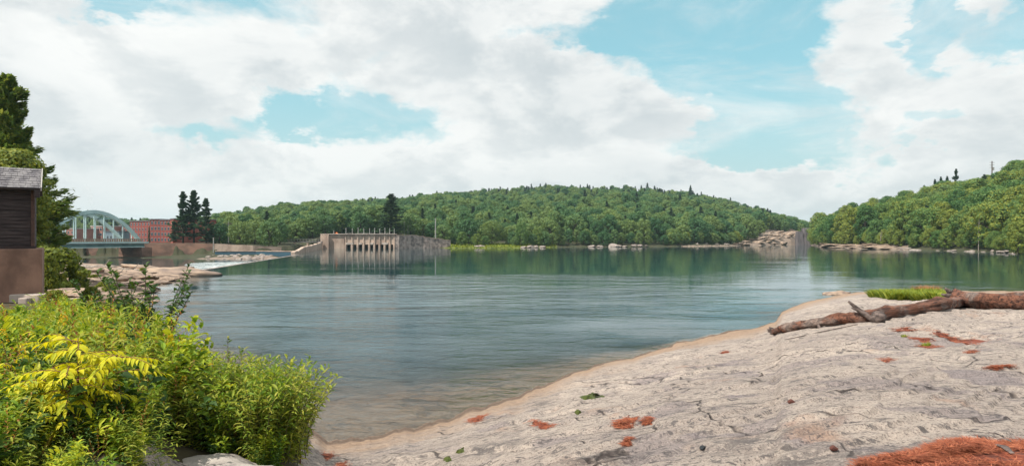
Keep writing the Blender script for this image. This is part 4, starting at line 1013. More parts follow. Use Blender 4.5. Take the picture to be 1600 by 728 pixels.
# ------------------------------------------------------------------ arched bridge
e = empty('arch_bridge', (0, 0, 0), label='pale green steel arch bridge with twin arches over the lower river', cat='bridge')
BL = Vector((*XY(63, 200), 0)); BR = Vector((*XY(219, 235), 0)); ax = (BR - BL).normalized(); Lb = (BR - BL).length
nb_ = Vector((-ax.y, ax.x, 0)) * 9.0
e.location = BL; e.rotation_euler = (0, 0, math.atan2(ax.y, ax.x))
zd = 3.75; zpk = zpix(331, 217)
def arc(f, y): return Vector((Lb * f, y, zd - .2 + (zpk - zd + .2) * (1 - (2 * f - 1) ** 2)))
for y in (0, 9.0):
    mb = MB(); n = 40; vs = []
    for i in range(n + 1):
        f = i / n; p = arc(f, y); t = (arc(min(1, f + .01), y) - arc(max(0, f - .01), y)).normalized(); up = Vector((-t.z, 0, t.x)); hh = .62 if True else .5
        for a, b in ((-.42, -hh), (.42, -hh), (.42, hh), (-.42, hh)): vs.append(p + Vector((0, a, 0)) + up * b)
    fs = [(i * 4 + k, i * 4 + (k + 1) % 4, i * 4 + 4 + (k + 1) % 4, i * 4 + 4 + k)[::-1] for i in range(n) for k in range(4)]
    mb.add(vs, fs); mb.build('arch', M['teal'], e)
    for k in range(1, 10):
        p = arc(k / 10, y); mb = MB(); mb.box((p.x - .16, y - .14, zd), (p.x + .16, y + .14, p.z - .6)); mb.build('hanger', M['teal'], e)
for f in (.28, .4, .5, .6, .72):
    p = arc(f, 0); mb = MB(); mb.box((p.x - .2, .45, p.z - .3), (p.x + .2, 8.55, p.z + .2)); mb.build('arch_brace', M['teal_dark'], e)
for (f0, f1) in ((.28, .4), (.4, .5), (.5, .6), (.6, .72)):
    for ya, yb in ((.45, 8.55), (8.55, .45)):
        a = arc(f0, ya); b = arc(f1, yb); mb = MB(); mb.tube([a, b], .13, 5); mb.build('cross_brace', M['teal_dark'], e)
xl = -30
solid('deck', [((xl, -1.2, zd - .9), (Lb + 3, 10.2, zd - .35))], M['concrete_grey'], e, 0)
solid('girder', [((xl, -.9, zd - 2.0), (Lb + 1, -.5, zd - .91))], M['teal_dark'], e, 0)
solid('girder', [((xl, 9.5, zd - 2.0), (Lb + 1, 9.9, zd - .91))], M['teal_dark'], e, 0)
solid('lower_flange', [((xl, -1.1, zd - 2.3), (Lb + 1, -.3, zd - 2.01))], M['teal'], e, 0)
solid('side_beam', [((xl, -1.45, zd - .75), (Lb + 2.5, -1.21, zd - .15))], M['teal'], e, 0)
mb = MB()
for k in range(int((Lb - xl) / .9)): 
    x = xl + k * .9; mb.box((x, -1.4, zd - .14), (x + .6, -1.3, zd + .85))
mb.box((xl, -1.42, zd + .86), (Lb + 2.5, -1.28, zd + 1.0)); mb.build('parapet_rail', M['rail'], e)
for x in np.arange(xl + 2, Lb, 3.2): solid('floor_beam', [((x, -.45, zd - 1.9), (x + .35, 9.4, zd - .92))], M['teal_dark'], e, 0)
solid('abutment', [((Lb - .5, -1.5, -3.5), (Lb + 4, 10.5, zd - 2.35))], M['wallstone'], e, .1)

# ------------------------------------------------------------------ log and stump on the rock
def gl_(px, py): return hit(px, py, 6)
e = empty('driftwood_log', gl_(1330, 506), label='long stripped red-brown log with a broken stub lying across the granite', cat='log')
o0 = e.location
pix = [(1209, 522), (1222, 520), (1245, 516), (1275, 511), (1310, 507), (1345, 503), (1385, 497), (1430, 490), (1470, 484), (1500, 480), (1522, 476)]
rad = [.12, .13, .15, .135, .18, .165, .20, .185, .23, .25, .20]
base = [gl_(*q) for q in pix]
pts = [b + Vector((0, 0, r * .95)) - o0 for b, r in zip(base, rad)]
def barkjit(mb, pts, rad, n=14, sub=6, amp=.12, seed=3):
    P2 = []; R2 = []
    for i in range(len(pts) - 1):
        for k in range(sub): P2.append(pts[i].lerp(pts[i + 1], k / sub)); R2.append(rad[i] + (rad[i + 1] - rad[i]) * k / sub)
    P2.append(pts[-1]); R2.append(rad[-1]); vs = []
    for i, p in enumerate(P2):
        t = (P2[min(i + 1, len(P2) - 1)] - P2[max(i - 1, 0)]).normalized(); a = t.cross(Vector((0, 0, 1))).normalized(); b = a.cross(t)
        for k in range(n):
            g0 = 2 * math.pi * k / n; nz = float(fbm(np.array([i * .13 + k * .03]), np.array([math.cos(g0) * 1.6 + math.sin(g0) * 1.1 + seed]), 3, seed)[0])
            r = R2[i] * (1 + amp * nz * 1.6 + .06 * math.sin(g0 * 3 + i * .08)); vs.append(p + a * math.cos(g0) * r + b * math.sin(g0) * r)
    m_ = len(P2); fs = [((i + 1) * n + k, (i + 1) * n + (k + 1) % n, i * n + (k + 1) % n, i * n + k) for i in range(m_ - 1) for k in range(n)]
    fs += [tuple(range(n)), tuple((m_ - 1) * n + k for k in range(n))[::-1]]; mb.add(vs, fs)
mb = MB(); barkjit(mb, pts, rad, 18, 9, .30); mb.build('trunk', M['log'], e, True)
mb = MB()
s0 = pts[5] + Vector((-.05, -.05, .02)); 
barkjit(mb, [s0 + Vector((.42, -.16, -.16)), s0 + Vector((.22, -.12, .02)), s0 + Vector((-.05, -.05, .22)), s0 + Vector((-.38, 0, .50))], [.10, .11, .09, .035], 10, 3, .3, 9); barkjit(mb, [s0 + Vector((.10, -.08, .10)), s0 + Vector((-.12, -.08, .22)), s0 + Vector((-.30, -.03, .30))], [.06, .05, .015], 8, 3, .4, 19); mb.build('broken_stub', M['logdark'], e, True)
mb = MB(); barkjit(mb, [pts[5] + Vector((.30, -.18, -.12)), pts[5] + Vector((.48, -.2, .02)), pts[5] + Vector((.60, -.16, .10))], [.13, .19, .12], 10, 3, .4, 12); mb.build('knot', M['logdark'], e, True)
mb = MB()
for k in range(12):
    a = k * .6; mb.tube([pts[0] + Vector((.12, 0, 0)), pts[0] + Vector((-.10, math.cos(a) * .11, math.sin(a) * .12)), pts[0] + Vector((-.10 - .12 * random.random(), math.cos(a) * .16, math.sin(a) * .17))], [.06, .045, .012], 5)
mb.build('splintered_end', M['logdark'], e, True)
mb = MB(); q = pts[3]
mb.tube([q + Vector((0, -.1, -.05)), q + Vector((.05, -.2, -.17)), q + Vector((.03, -.2, -.26))], [.06, .05, .02], 6)
mb.tube([pts[4] + Vector((.2, -.1, 0)), pts[4] + Vector((.14, -.2, -.2)), pts[4] + Vector((.1, -.22, -.32))], [.03, .02, .01], 5)
mb.build('twig_stub', M['logdark'], e, True)
# thin dark tube standing in for a shadow/crack line before the log
mb = MB(); bp = [gl_(px, py) for px, py in ((1226, 532), (1250, 527), (1280, 520), (1310, 514), (1340, 508))]
mb.tube([b + Vector((0, 0, .025)) for b in bp], [.008, .012, .016, .016, .012], 5, .3); o = mb.build('shadow_crack_line', M['logdark']); tag(o, 'thin dark shadow/crack line laid on the granite in front of the long log', 'shadow_crack_line')
# root stump log to the right
e = empty('stump_log', gl_(1520, 480), label='thick dark stump log with upturned root ends at the right edge', cat='log'); o0 = e.location
pix = [(1488, 476), (1505, 479), (1530, 482), (1560, 483), (1600, 484), (1660, 488), (1720, 492)]; rad = [.28, .42, .38, .35, .34, .32, .30]
pts = [gl_(*q) + Vector((0, .35, r * .85)) - o0 for q, r in zip(pix, rad)]
mb = MB(); barkjit(mb, pts, rad, 14, 6, .22, 31); mb.build('trunk', M['log'], e, True)
mb = MB()
for a, L_ in ((Vector((-.5, .05, .42)), 1), (Vector((-.75, -.1, .18)), 1), (Vector((-.45, -.35, -.10)), 1), (Vector((-.15, .1, .50)), .8), (Vector((.35, -.35, -.2)), 1)):
    barkjit(mb, [pts[1] + Vector((.15, 0, 0)), pts[1] + a * .6, pts[1] + a * 1.15 * L_], [.2, .13, .04], 9, 3, .35, int(a.x * 10) + 20)
mb.build('roots', M['logdark'], e, True)
# small dark rock out in the water and one pebble
p = P(1310, 50.5); put('boulder', rocks_slab[1], (p.x, p.y, .0), (.9, .7, 1.2), (0, 0, .4), label='small dark rock at the tip of the granite by the water', cat='rock')
pm = rock_mesh('pebble', simple('dark_red_stone', (.14, .05, .035), (.08, .03, .025), 20, .9, .005), 222, .6, 3)
pm2 = rock_mesh('pebble', M['dark'], 223, .6, 3)
for px, py, s, lb in ((1237, 629, .05, 'small dark red pebble alone on the pale granite'), (1303, 702, .04, 'tiny red pebble near the bottom edge of the granite'), (1098, 701, .035, 'tiny black pebble in the middle of the granite')):
    p = hit(px, py, 3); put('pebble', pm2 if px == 1098 else pm, p + Vector((0, 0, s * .3)), (s * 1.6, s, s), (0, 0, 1), label=lb, cat='pebble')

# ------------------------------------------------------------------ ground litter: needles, moss, grass
def blades(n, posf, L, Wd, up, rg_, bend=.3):
    C = np.array([posf() for _ in range(n)]); d = rg_.normal(size=(n, 3)); d[:, 2] = 0; d = unit(d); d[:, 2] = up; d = unit(d)
    ln = rg_.uniform(.6, 1.3, n)[:, None] * L; side = unit(np.cross(d, np.array([0, 0, 1.]) + rg_.normal(size=(n, 3)) * .2)) * Wd
    tip = C + d * ln; tip[:, 2] -= bend * ln[:, 0] * .4; mid = C + d * ln * .55
    v = np.stack([C - side * .5, C + side * .5, mid + side * .5, tip, mid - side * .5], 1).reshape(-1, 3)
    i = np.arange(n)[:, None] * 5
    q = np.concatenate([i + np.array([[0, 1, 2, 4]]), i + np.array([[4, 2, 3, 3]])]); 
    f1 = i + np.array([[0, 1, 2]]); f2 = i + np.array([[0, 2, 4]]); f3 = i + np.array([[4, 2, 3]])
    return v, np.concatenate([f1, f2, f3])
def patch_sheet(name, outline, m, off=.02, rings=7, label=None, kind='stuff', needles=0, nl=.06, nw=.004, mound=0.0, nm=None, up=.05):
    """sheet following the ground inside an outline given in photograph pixels"""
    pts = [hit(px, py, 3) for px, py in outline]
    # densify with jitter
    D = []
    for a, b in zip(pts, pts[1:] + pts[:1]):
        for k in range(6):
            q = a.lerp(b, k / 6); D.append(Vector((q.x + rg.uniform(-1, 1) * (a - b).length * .14, q.y + rg.uniform(-1, 1) * (a - b).length * .14, 0)))
    c = sum(D, Vector()) / len(D); vs = [(c.x, c.y)]; 
    for r in range(1, rings + 1):
        for p in D: q = c.lerp(p, r / rings); vs.append((q.x, q.y))
    shr = .78 if (needles and not mound) else 1.0
    vs = [(c.x + (a - c.x) * shr, c.y + (b - c.y) * shr) for a, b in vs]
    xs = np.array([v[0] for v in vs]); ys = np.array([v[1] for v in vs]); rr_ = np.concatenate([[0], np.repeat(np.arange(1, rings + 1) / rings, len(D))])
    zs = H(xs, ys) + off + mound * (1 - rr_ ** 2); zs = np.where(rr_ > .99, zs - off * 1.6, zs); nD = len(D)
    fs = [(0, 1 + k, 1 + (k + 1) % nD) for k in range(nD)]
    for r in range(rings - 1):
        for k in range(nD):
            a = 1 + r * nD + k; b = 1 + r * nD + (k + 1) % nD; fs += [(a, a + nD, b + nD), (a, b + nD, b)]
    me = mesh_np(name, np.stack([xs, ys, zs], 1), np.array(fs), m, True); o = link(name, me); tag(o, label, kind=kind)
    if needles:
        rg_ = np.random.default_rng(int(outline[0][0]))
        tri = []
        def pf():
            k = rg_.integers(nD); a = D[k]; b = D[(k + 1) % nD]; u = math.sqrt(rg_.random()) * 1.04 + (rg_.exponential(.10) if rg_.random() < .3 else 0); q = c.lerp(a.lerp(b, rg_.random()), u); return (q.x, q.y, u)
        Pp = np.array([pf() for _ in range(needles)]); zz = H(Pp[:, 0], Pp[:, 1]) + off * .9 + mound * (1 - np.minimum(Pp[:, 2], 1) ** 2) + rg_.uniform(0, .015, needles)
        it = iter(np.stack([Pp[:, 0], Pp[:, 1], zz], 1)); v, f = blades(needles, lambda: next(it), nl, nw, up, rg_)
        nme = mesh_np(name + '_needles', v, f, nm or M['needles']); no = link('needles', nme, o); no['kind'] = 'stuff'
    return o
NP = [([(960, 664), (975, 655), (997, 653), (990, 664), (975, 670), (962, 669)], 'red needle patch in the middle of the granite', 500),
      ([(1003, 660), (1010, 653), (1019, 655), (1017, 663), (1007, 665)], 'small red needle patch right of the middle one', 200),
      ([(973, 696), (978, 689), (986, 684), (984, 692), (977, 697)], 'narrow red needle patch below the middle one', 150),
      ([(728, 660), (745, 650), (765, 646), (758, 655), (740, 663)], 'red needle patch beside the tan shoreline', 300),
      ([(826, 658), (845, 661), (868, 664), (860, 669), (838, 667)], 'thin red needle strip on the granite edge', 250),
      ([(1450, 514), (1468, 518), (1480, 524), (1508, 530), (1530, 531), (1527, 540), (1505, 536), (1482, 531), (1462, 525)], 'long red needle band running right below the log', 900),
      ([(1392, 514), (1420, 512), (1432, 517), (1400, 519)], 'thin red needle streak just below the log', 300),
      ([(1415, 526), (1440, 531), (1462, 532), (1455, 537), (1425, 533)], 'red needle streak above the little grass tuft', 300),
      ([(1432, 538), (1450, 536), (1473, 542), (1455, 545), (1436, 542)], 'red needle patch around the little grass tuft', 300),
      ([(1510, 549), (1527, 547), (1525, 552), (1512, 553)], 'small red needle patch below the long band', 120),
      ([(1540, 577), (1560, 573), (1585, 571), (1578, 577), (1555, 579)], 'red needle patch in a hollow near the right edge', 300),
      ([(1372, 561), (1390, 560), (1400, 563), (1380, 565)], 'faint red needle fleck on the open granite', 120),
      ([(503, 712), (512, 706), (520, 712), (514, 720)], 'red needles in the gap beside the lance-leaved bush', 120),
      ([(525, 726), (535, 722), (546, 729), (530, 733)], 'red needles at the bottom edge near the bush', 120),
      ([(1125, 551), (1135, 548), (1140, 551), (1130, 553)], 'tiny red needle fleck near the tan shoreline', 60)]
for ol, lb, n in NP:
    patch_sheet('pine_needle_litter', ol, M['needlebed'], .012, 4, lb, needles=n * 2, nl=.07, nw=.006)
big = [(1330, 742), (1362, 727), (1400, 722), (1445, 716), (1475, 702), (1500, 697), (1530, 694), (1560, 701), (1600, 697), (1660, 700), (1700, 790), (1500, 790), (1330, 780)]
patch_sheet('pine_needle_litter', big, M['needlebed'], .02, 12, 'deep red-orange pine needle litter filling the bottom right corner', needles=26000, nl=.11, nw=.0045, mound=.05, up=.3)
for ol, lb in (([(917, 618), (925, 613), (934, 616), (932, 623), (921, 624)], 'dark moss clump upper right of a crack'), ([(897, 645), (903, 641), (910, 644), (904, 648)], 'dark moss clump lower left of a crack'),
               ([(693, 718), (701, 715), (706, 719), (699, 722)], 'round dark moss dot at the bottom of the granite'), ([(714, 703), (721, 701), (725, 706), (718, 708)], 'dark moss dot beside the granite hollows')):
    patch_sheet('moss', ol, M['moss'], .02, 3, lb, mound=.03)
# stick on the needles
for (a, b, r_, lb) in (((1558, 708), (1582, 722), .035, 'dark bark strip lying on the red needles'), ((1560, 698), (1580, 702), .022, 'smaller dark bark strip above the other on the red needles')):
    A1 = hit(*a, 3); B1 = hit(*b, 3); mb = MB(); mb.tube([A1 + Vector((0, 0, .08)), A1.lerp(B1, .5) + Vector((0, 0, .10)), B1 + Vector((0, 0, .08))], [r_ * .6, r_, r_ * .5], 7, .3, flat=.4); o = mb.build('bark_strip', M['logdark']); tag(o, lb, 'bark')
# grass tuft beyond the log
def grass(name, ol, n, L, Wd, up, m, label, seed):
    rg_ = np.random.default_rng(seed); pts = [hit(*q, 6) for q in ol]; c = sum(pts, Vector()) / len(pts)
    def pf():
        k = rg_.integers(len(pts)); u = math.sqrt(rg_.random()); q = c.lerp(pts[k].lerp(pts[(k + 1) % len(pts)], rg_.random()), u); return (q.x, q.y)
    Pp = np.array([pf() for _ in range(n)]); zz = H(Pp[:, 0], Pp[:, 1]); it = iter(np.stack([Pp[:, 0], Pp[:, 1], zz - .02], 1))
    v, f = blades(n, lambda: next(it), L, Wd, up, rg_); o = link(name, mesh_np(name, v, f, m)); return tag(o, label, kind='stuff')
grass('grass_patch', [(1357, 464), (1380, 461), (1430, 460), (1468, 461), (1474, 466), (1462, 470), (1420, 469), (1385, 467)], 11000, .62, .05, 1.3, M['grassleaf'], 'bright green grass patch behind the long log', 3)
grass('dry_grass', [(1428, 460), (1440, 459), (1464, 459), (1462, 461), (1440, 461)], 900, .8, .02, 1.5, M['redgrass'], 'reddish dry grass behind the green patch', 4)
grass('grass_tuft', [(1440, 540), (1450, 538), (1453, 541), (1444, 542)], 160, .12, .012, 1.5, M['grassleaf'], 'tiny grass tuft growing among red needles', 5)
grass('grass_tuft', [(1408, 525), (1414, 524), (1416, 527), (1410, 527)], 90, .10, .012, 1.5, M['grassleaf'], 'tiny yellow-green tuft left of the red needle streaks', 6)
# shore grass on the far left of the wooded shore
rg_ = np.random.default_rng(8); pp = []
while len(pp) < 9000:
    px = rg_.uniform(655, 868); Yb = rg_.uniform(308, 356); x = (px - 800) / F * Yb; pp.append((x, Yb))
pp = np.array(pp); hz_ = H(pp[:, 0], pp[:, 1]); ok = (hz_ > .1) & (hz_ < 2.0); pp = pp[ok]; hz_ = hz_[ok]; it = iter(np.stack([pp[:, 0], pp[:, 1], hz_ - .05], 1))
v, f = blades(len(pp), lambda: next(it), .9, .5, 1.0, rg_); o = link('shore_grass', mesh_np('shore_grass', v, f, M['grassleaf'])); tag(o, 'bright grassy strip along the far waterline right of the stone wall', kind='stuff')

# ------------------------------------------------------------------ undergrowth plants
LEAF = {'lance': [(0, 0), (.25, .5), (.6, .42), (1, 0)], 'oval': [(0, 0), (.3, .5), (.7, .42), (1, 0)]}
def leaves(C, D, L, Wd, rg_, droop=.25, fold=.25):
    """folded, drooping leaves: base C, unit direction D, length L (n), width Wd (n)"""
    n = len(C); side = unit(np.cross(D, np.array([0, 0, 1.]) + rg_.normal(size=(n, 3)) * .25)); up = unit(np.cross(side, D)); L = L[:, None]; Wd = Wd[:, None]
    dn_ = np.array([0, 0, -1.]) * L * droop
    m1 = C + D * L * .33 + dn_ * .06; m2 = C + D * L * .70 + dn_ * .38; tip = C + D * L * .96 + dn_
    up_ = up * Wd * fold
    v = np.stack([C, m1, m2, tip, m1 + side * Wd * .5 + up_, m2 + side * Wd * .38 + up_, m1 - side * Wd * .5 + up_, m2 - side * Wd * .38 + up_], 1).reshape(-1, 3)
    i = np.arange(n)[:, None] * 8
    tris = [(0, 4, 1), (1, 4, 5), (1, 5, 2), (2, 5, 3), (0, 1, 6), (1, 7, 6), (1, 2, 7), (2, 3, 7)]
    return v, np.concatenate([i + np.array([t]) for t in tris])
def herb(seed, stems=9, Ht=1.0, spread=.28, per=26, L=.10, Wd=.03, out=.9, lean=.22, top=0.15, whorl=False, upd=.25):
    rg_ = np.random.default_rng(seed); Cs = []; Ds = []; mb = MB(); tops = []
    for s in range(stems):
        a = rg_.uniform(0, 6.28); r0 = spread * math.sqrt(rg_.random()); b = Vector((math.cos(a) * r0, math.sin(a) * r0, -.05)); h = Ht * rg_.uniform(.65, 1.1)
        ln = Vector((math.cos(a), math.sin(a), 0)) * lean * h * rg_.uniform(.4, 1.3) + Vector((rg_.normal() * .04, rg_.normal() * .04, 0))
        pt = lambda f: b + Vector((0, 0, h * f)) + ln * f * f
        mb.tube([pt(0), pt(.35), pt(.7), pt(1)], [.006 * Ht, .005 * Ht, .004 * Ht, .002 * Ht], 4); tops.append(pt(1))
        for k in range(per):
            f = top + (1 - top) * (k + rg_.random()) / per; c = pt(f); ang = k * 2.4 + rg_.uniform(-.5, .5)
            e_ = upd + rg_.uniform(-.3, .4) + (f > .9) * .7
            Cs.append(c[:]); Ds.append((math.cos(ang) * out, math.sin(ang) * out, e_))
    C = np.array(Cs); D = unit(np.array(Ds)); n = len(C); sz = rg_.uniform(.6, 1.25, n)
    v, f = leaves(C, D, sz * L, sz * Wd, rg_)
    return v, f, mb, tops
def plant_proto(name, gen, lm, sm=None, flowers=0, seed=0):
    v, f, mb, tops = gen; fms = []; lme = mesh_np(name + '_leaves', v, f, lm)
    sme = bpy.data.meshes.new(name + '_stems'); sme.from_pydata(mb.v, [], mb.f); sme.materials.append(sm or M['stem']); fm = None
    if flowers:
        rg_ = np.random.default_rng(seed)
        for t in tops:
            C = []
            for k in range(flowers):
                ff = rg_.random(); a = rg_.uniform(0, 6.28); r = .055 * (1 - ff * .6); C.append((t[0] + math.cos(a) * r, t[1] + math.sin(a) * r, t[2] - .02 + ff * .15))
            C = np.array(C); N = unit(rg_.normal(size=C.shape) + np.array([0, 0, .8])); U, Wv = frames(N, rg_); q_ = rg_.uniform(.006, .012, len(C)); fv, fq = quads(C, U, Wv, q_, q_)
            fms.append(mesh_np(name + '_flower_head', fv, fq, M['flower']))
    return (name, lme, sme, fms)
def put_plant(pr, loc_, s, rot, label, cat='plant', group=None):
    e = empty(pr[0], loc_, rot, label=label, cat=cat, group=group); e.scale = (s, s, s)
    c = link('leaves', pr[1], e); link('stems', pr[2], e)
    for q_ in pr[3]: link('flower_head', q_, e)
    return e, c
HB = [plant_proto('leafy_herb', herb(501, 9, 1.0, .26, 26, .15, .046), M['herb']),
      plant_proto('leafy_herb', herb(502, 9, .85, .28, 26, .085, .038), M['herbdark']),
      plant_proto('leafy_herb', herb(503, 10, .95, .25, 34, .12, .020, upd=.1), M['lance']),
      plant_proto('leafy_herb', herb(504, 10, .6, .30, 15, .13, .075), M['herbdark'])]
GR = [plant_proto('goldenrod', herb(511, 5, 1.05, .12, 34, .09, .018, upd=.3), M['lance'], None, 60, 1), plant_proto('goldenrod', herb(512, 3, 1.15, .10, 36, .09, .018, upd=.3), M['lance'], M['stemred'], 70, 2)]
def nl(px, Yb): X_ = (px - 800) / F * Yb; return Vector((X_, Yb, Hs(X_, Yb)))
hl = ['green leafy herb clump beneath the yellow sapling', 'dark green broad-leaved herb clump at the lower left corner', 'narrow-leaved herb clump left of the yellow sapling', 'low dark leafy clump at the bottom edge left of the boulder']
cr = []
for i, (px, Yb) in enumerate(((150, 6.0), (20, 5.2), (40, 7.2), (170, 5.0))):
    e_, c = put_plant(HB[i], nl(px, Yb), 1.0 if i else .8, i, hl[i], 'herb'); cr.append(c)
M['rust'] = leafmat('rusty_seed_heads', [(.16, .08, .03), (.32, .13, .04), (.40, .26, .05)], .3, .8)
RH = plant_proto('rusty_herb', herb(507, 6, 1.05, .2, 26, .05, .014, top=.5, upd=.8), M['rust'], M['stemred'])
e_, c = put_plant(RH, nl(165, 10), .95, 0, 'rusty seeding herb behind the yellow sapling', 'herb'); cr.append(c)
gp = [(262, 9.0, 1.0, 'goldenrod standing at the water side of the undergrowth'), (243, 7.2, .95, 'goldenrod right of the yellow sapling with a full yellow head'), (285, 8.0, .85, 'goldenrod beside the lance-leaved bush'),
      (38, 6.6, 1.0, 'goldenrod with reddish stem at the far left'), (208, 9.5, .85, 'goldenrod behind the yellow sapling'), (270, 6.9, .7, 'short goldenrod above the rounded boulder'), (112, 12, .8, 'goldenrod in the upper middle of the undergrowth'),
      (8, 9.5, .9, 'goldenrod at the left picture edge below the plinth'), (300, 9.4, .8, 'goldenrod nearest the open water')]
gc = []
for i, (px, Yb, s, lb) in enumerate(gp):
    e_, c = put_plant(GR[i % 2], nl(px, Yb), s, i * 1.3, lb, 'goldenrod', 'goldenrods in the undergrowth'); gc.append(c)
# mass of undergrowth
rr_ = np.random.default_rng(77); pts = []; rot = []; scl = []; pk = []
def add_mass(pxa, pxb, ya, yb, n, sf, probs):
    k = 0
    while k < n:
        Yb = math.sqrt(rr_.uniform(ya ** 2, yb ** 2)); px = rr_.uniform(pxa, pxb); x = (px - 800) / F * Yb; k += 1
        s = sf(px, Yb) * rr_.uniform(.75, 1.12)
        if s < .1: continue
        pts.append((x, Yb)); rot.append((rr_.normal() * .08, rr_.normal() * .08, rr_.uniform(0, 6.28))); scl.append((s, s, s)); pk.append(int(rr_.choice(4, p=probs(px, Yb))) if rr_.random() > .10 else 4)
PRB = lambda px, Yb: np.array([.38, .12, .34, .16]) if Yb > 7.5 or px > 200 else np.array([.25, .32, .15, .28])
def veg_top(px): return float(np.interp(px, [-100, 0, 62, 72, 130, 200, 240, 290, 340, 400, 440, 480, 500], [474, 476, 476, 458, 462, 470, 492, 548, 552, 556, 572, 610, 660]))
def sf_left(px, Yb):
    X_ = (px - 800) / F * Yb; g0 = Hs(X_, Yb); cap = zpix(veg_top(px) + 6, Yb) - g0
    if 10 < px < 215 and Yb < 5.3: cap = min(cap, max(.3, zpix(672, Yb) - g0))
    return min(cap / .98, 1.15 if Yb > 6 else .8) if cap > .12 else 0
add_mass(-80, 240, 5.5, 16, 420, sf_left, PRB)
add_mass(-80, 212, 3.9, 5.6, 110, sf_left, PRB)
add_mass(-60, 228, 15.5, 27, 150, sf_left, PRB)
add_mass(225, 330, 6.9, 12, 120, sf_left, PRB)
add_mass(200, 236, 4.4, 6.6, 26, lambda px, Yb: .5, PRB)
add_mass(330, 430, 6.75, 7.3, 22, lambda px, Yb: .45, PRB)
pts = np.array(pts); zz = H(pts[:, 0], pts[:, 1]); pts3 = np.stack([pts[:, 0], pts[:, 1], zz - .03], 1)
scatter('undergrowth', pts3, rot, scl, pk, cr, 'dense mixed green undergrowth filling the lower left bank')
# lance-leaved shrubs at the water side
SH = [plant_proto('lance_leaved_shrub', herb(521 + i, 52, 1.2, .50, 46, .150, .030, lean=.42, top=.02, upd=.05), M['lance'] if i != 1 else M['herb'], None) for i in range(3)]
shp = [(325, 8.2), (362, 8.8), (396, 8.3), (420, 7.9), (370, 7.3), (333, 7.2), (402, 7.25), (304, 7.6), (390, 9.6), (314, 9.6), (350, 10.2), (424, 7.4), (380, 8.0)]
sl = ['lance-leaved bush, second from the left at the water side', 'lance-leaved bush in the middle of the water side clump', 'lance-leaved bush behind the low pale boulder', 'rightmost lance-leaved bush against the shallow water', 'lance-leaved bush front centre above the bottom edge',
      'lance-leaved bush just right of the rounded boulder', 'front right lance-leaved bush touching the low pale boulder', 'leftmost lance-leaved bush beside the goldenrods', 'lance-leaved bush at the back of the clump over the water', 'back left lance-leaved bush by the open water', 'farthest lance-leaved bush in the clump', 'lance-leaved bush at the extreme right end over the wet rock', 'lance-leaved bush in the heart of the clump']
for i, (px, Yb) in enumerate(shp):
    p = nl(px, Yb); cap = (zpix(veg_top(px) + 4, Yb) - p.z) / 1.3
    put_plant(SH[i % 3], p - Vector((0, 0, .05)), min(1.1, cap), i * 1.1, sl[i], 'bush', 'lance-leaved bushes at the water side')
# sprigs sticking out above the clump
SP = plant_proto('tall_sprig', herb(541, 2, 1.5, .05, 30, .10, .04, lean=.08, top=.3), M['lance'], M['stemred'])
for i, (px, Yb, tp, lb) in enumerate(((312, 9.8, 524, 'slim sprig rising left of the bush clump'), (357, 9.6, 520, 'tallest sprig over the bush clump'), (391, 9.4, 534, 'reddish sprig over the middle of the bush clump'), (447, 8.8, 556, 'leafy sprig at the right side of the bush clump'), (470, 8.6, 578, 'low sprig at the far right of the bush clump'))):
    p = nl(px, Yb); put_plant(SP, p, (zpix(tp, Yb) - p.z) / 1.55, i, lb, 'sprig', 'sprigs above the bushes')
# yellow sapling with compound leaves
def compound(seed, n_r, spread, L, nlf, ll, lw, h0):
    rg_ = np.random.default_rng(seed); mb = MB(); Cs = []; Ds = []; tops = [(0, 0, 1.0)] + [(rg_.uniform(-.38, .38), rg_.uniform(-.25, .25), rg_.uniform(.55, .95)) for _ in range(5 if n_r > 12 else 1)]
    for (tx, ty, tz) in tops: mb.tube([(0, 0, 0), (tx * .4, ty * .4, h0 * tz * .5), (tx, ty, h0 * tz)], [.012, .009, .004], 6)
    for k in range(n_r):
        tx, ty, tz = tops[k % len(tops)]
        a = k * 2.4 + rg_.uniform(-.3, .3); f = .55 + .45 * k / n_r; z = h0 * tz * (.8 + .2 * rg_.random()); ln = L * rg_.uniform(.6, 1.35); up = rg_.uniform(.0, .55) + .35 * (f > .9); pr = []
        for j in range(9):
            t = j / 8; pr.append(Vector((tx + math.cos(a) * ln * t, ty + math.sin(a) * ln * t, z + ln * (up * t - (.22 + up * .45) * t * t))))
        mb.tube(pr, [.006, .0055, .005, .0045, .004, .0035, .003, .0025, .002], 4)
        for j in range(nlf):
            t = .22 + .76 * (j // 2) / (nlf // 2); i0 = min(7, int(t * 8)); c = pr[i0].lerp(pr[i0 + 1], t * 8 - i0); d = (pr[i0 + 1] - pr[i0]).normalized(); sd_ = d.cross(Vector((0, 0, 1))).normalized() * (1 if j % 2 else -1)
            q = (sd_ * .8 + d * .7 + Vector((0, 0, -.35 + rg_.uniform(-.3, .2)))).normalized() if j < nlf - 1 else d
            Cs.append(c[:]); Ds.append(q[:])
    C = np.array(Cs); D = np.array(Ds); n = len(C); sz = rg_.uniform(.75, 1.15, n); v, f = leaves(C, D, sz * ll, sz * lw, rg_, .35, .12)
    return v, f, mb, []
ys = plant_proto('yellow_sapling', compound(551, 54, .5, .36, 13, .115, .040, 1.15), M['yellow'], M['stemred'])
p = nl(122, 4.95); put_plant(ys, p, (zpix(524, 4.95) - p.z) / 1.2, .5, 'bright yellow sapling with drooping compound leaves in the undergrowth', 'sapling')
ys2 = plant_proto('yellow_sapling', compound(553, 7, .3, .30, 9, .12, .036, .8), M['yellow'])
p = nl(45, 9); put_plant(ys2, p, (zpix(500, 9) - p.z) / .85, .5, 'small yellow-green sapling sprouting under the brown plinth', 'sapling')
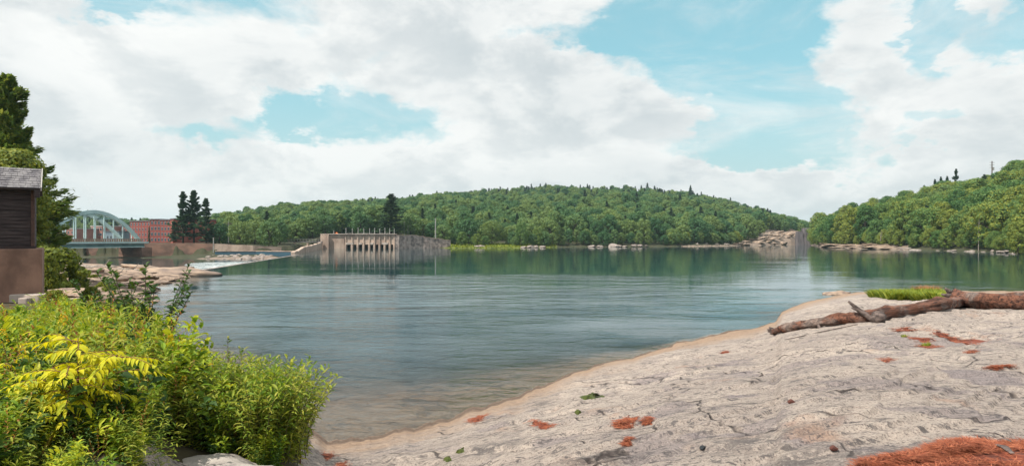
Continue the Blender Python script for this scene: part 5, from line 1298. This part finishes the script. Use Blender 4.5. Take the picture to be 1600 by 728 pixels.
for px, Yb, tp, lb in ((18, 6.2, 560, 'yellow-leaved shoot at the left picture edge'), (182, 6.4, 572, 'yellow-leaved shoot right of the big yellow sapling'), (70, 7.6, 520, 'yellow-leaved shoot behind the big yellow sapling'), (95, 4.7, 640, 'yellow-leaved shoot low in front of the big yellow sapling')):
    p = nl(px, Yb); put_plant(ys2, p, (zpix(tp, Yb) - p.z) / .85, px, lb, 'sapling')
# dark sapling
ds = plant_proto('dark_sapling', herb(561, 16, 1.9, .30, 38, .13, .070, lean=.30, top=.2, upd=.2), M['herbdark'], M['bark'])
p = nl(222, 9.3); put_plant(ds, p, (zpix(418, 9.3) - p.z) / 1.85, .3, 'airy dark-leaved sapling standing against the water', 'sapling')
p = nl(176, 10.5); put_plant(ds, p, (zpix(440, 10.5) - p.z) / 1.85, 2.3, 'lower dark-leaved sapling left of the airy one', 'sapling')
# bushes by the shed and between the ledges
BS = tree_proto('bush', decid(571, 2.6, 1.5, 40, 120, .085, 0.02), M['bushy'])
for px, Yb, tp, wm, lb in ((80, 41, 374, 1.0, 'yellow-green bush behind the right corner of the shed'), (68, 37, 384, .6, 'small yellow-green bush touching the plinth corner'), (85, 25, 446, .75, 'leafy bush at the right foot of the brown plinth'),
                           (134, 44, 440, .45, 'small green bush on the ledges nearest the plinth'), (185, 62, 424, .35, 'small green tuft bush in the middle of the ledges'), (205, 50, 436, .4, 'small bush on the ledges close to the pool')):
    X_ = (px - 800) / F * Yb; z0 = Hs(X_, Yb); s = (zpix(tp, Yb) - z0) / 2.6
    e_, c = plant_tree(BS, (X_, Yb, z0 - .05), (s * wm * 1.1, s * wm * 1.1, s), px, lb, 'bush')
# small leafy tufts among the rocks
for i in range(16):
    px = rg.uniform(95, 235); p = hit(px, rg.uniform(424, 468), 27)
    if p.z < .3 or p.y < 30: continue
    e_, c = plant_tree(BS, p - Vector((0, 0, .1)), rg.uniform(.22, .42), i, 'tiny green tuft in a crack of the left ledges', 'tuft', 'tufts on the left ledges')

# ------------------------------------------------------------------ haze
def haze():
    m = bpy.data.materials.new('air'); m.use_nodes = True; t = NT(m.node_tree)
    v = t.n('ShaderNodeVolumePrincipled', {'Color': (.62, .86, .95, 1), 'Density': .00013, 'Anisotropy': .2})
    out = t.n('ShaderNodeOutputMaterial'); t.t.links.new(v.outputs[0], out.inputs['Volume'])
    mb = MB(); mb.box((-5500, -5500, -6), (5500, 5500, 190)); o = mb.build('haze', m); tag(o, 'thin pale summer haze over the valley', kind='stuff')
haze()
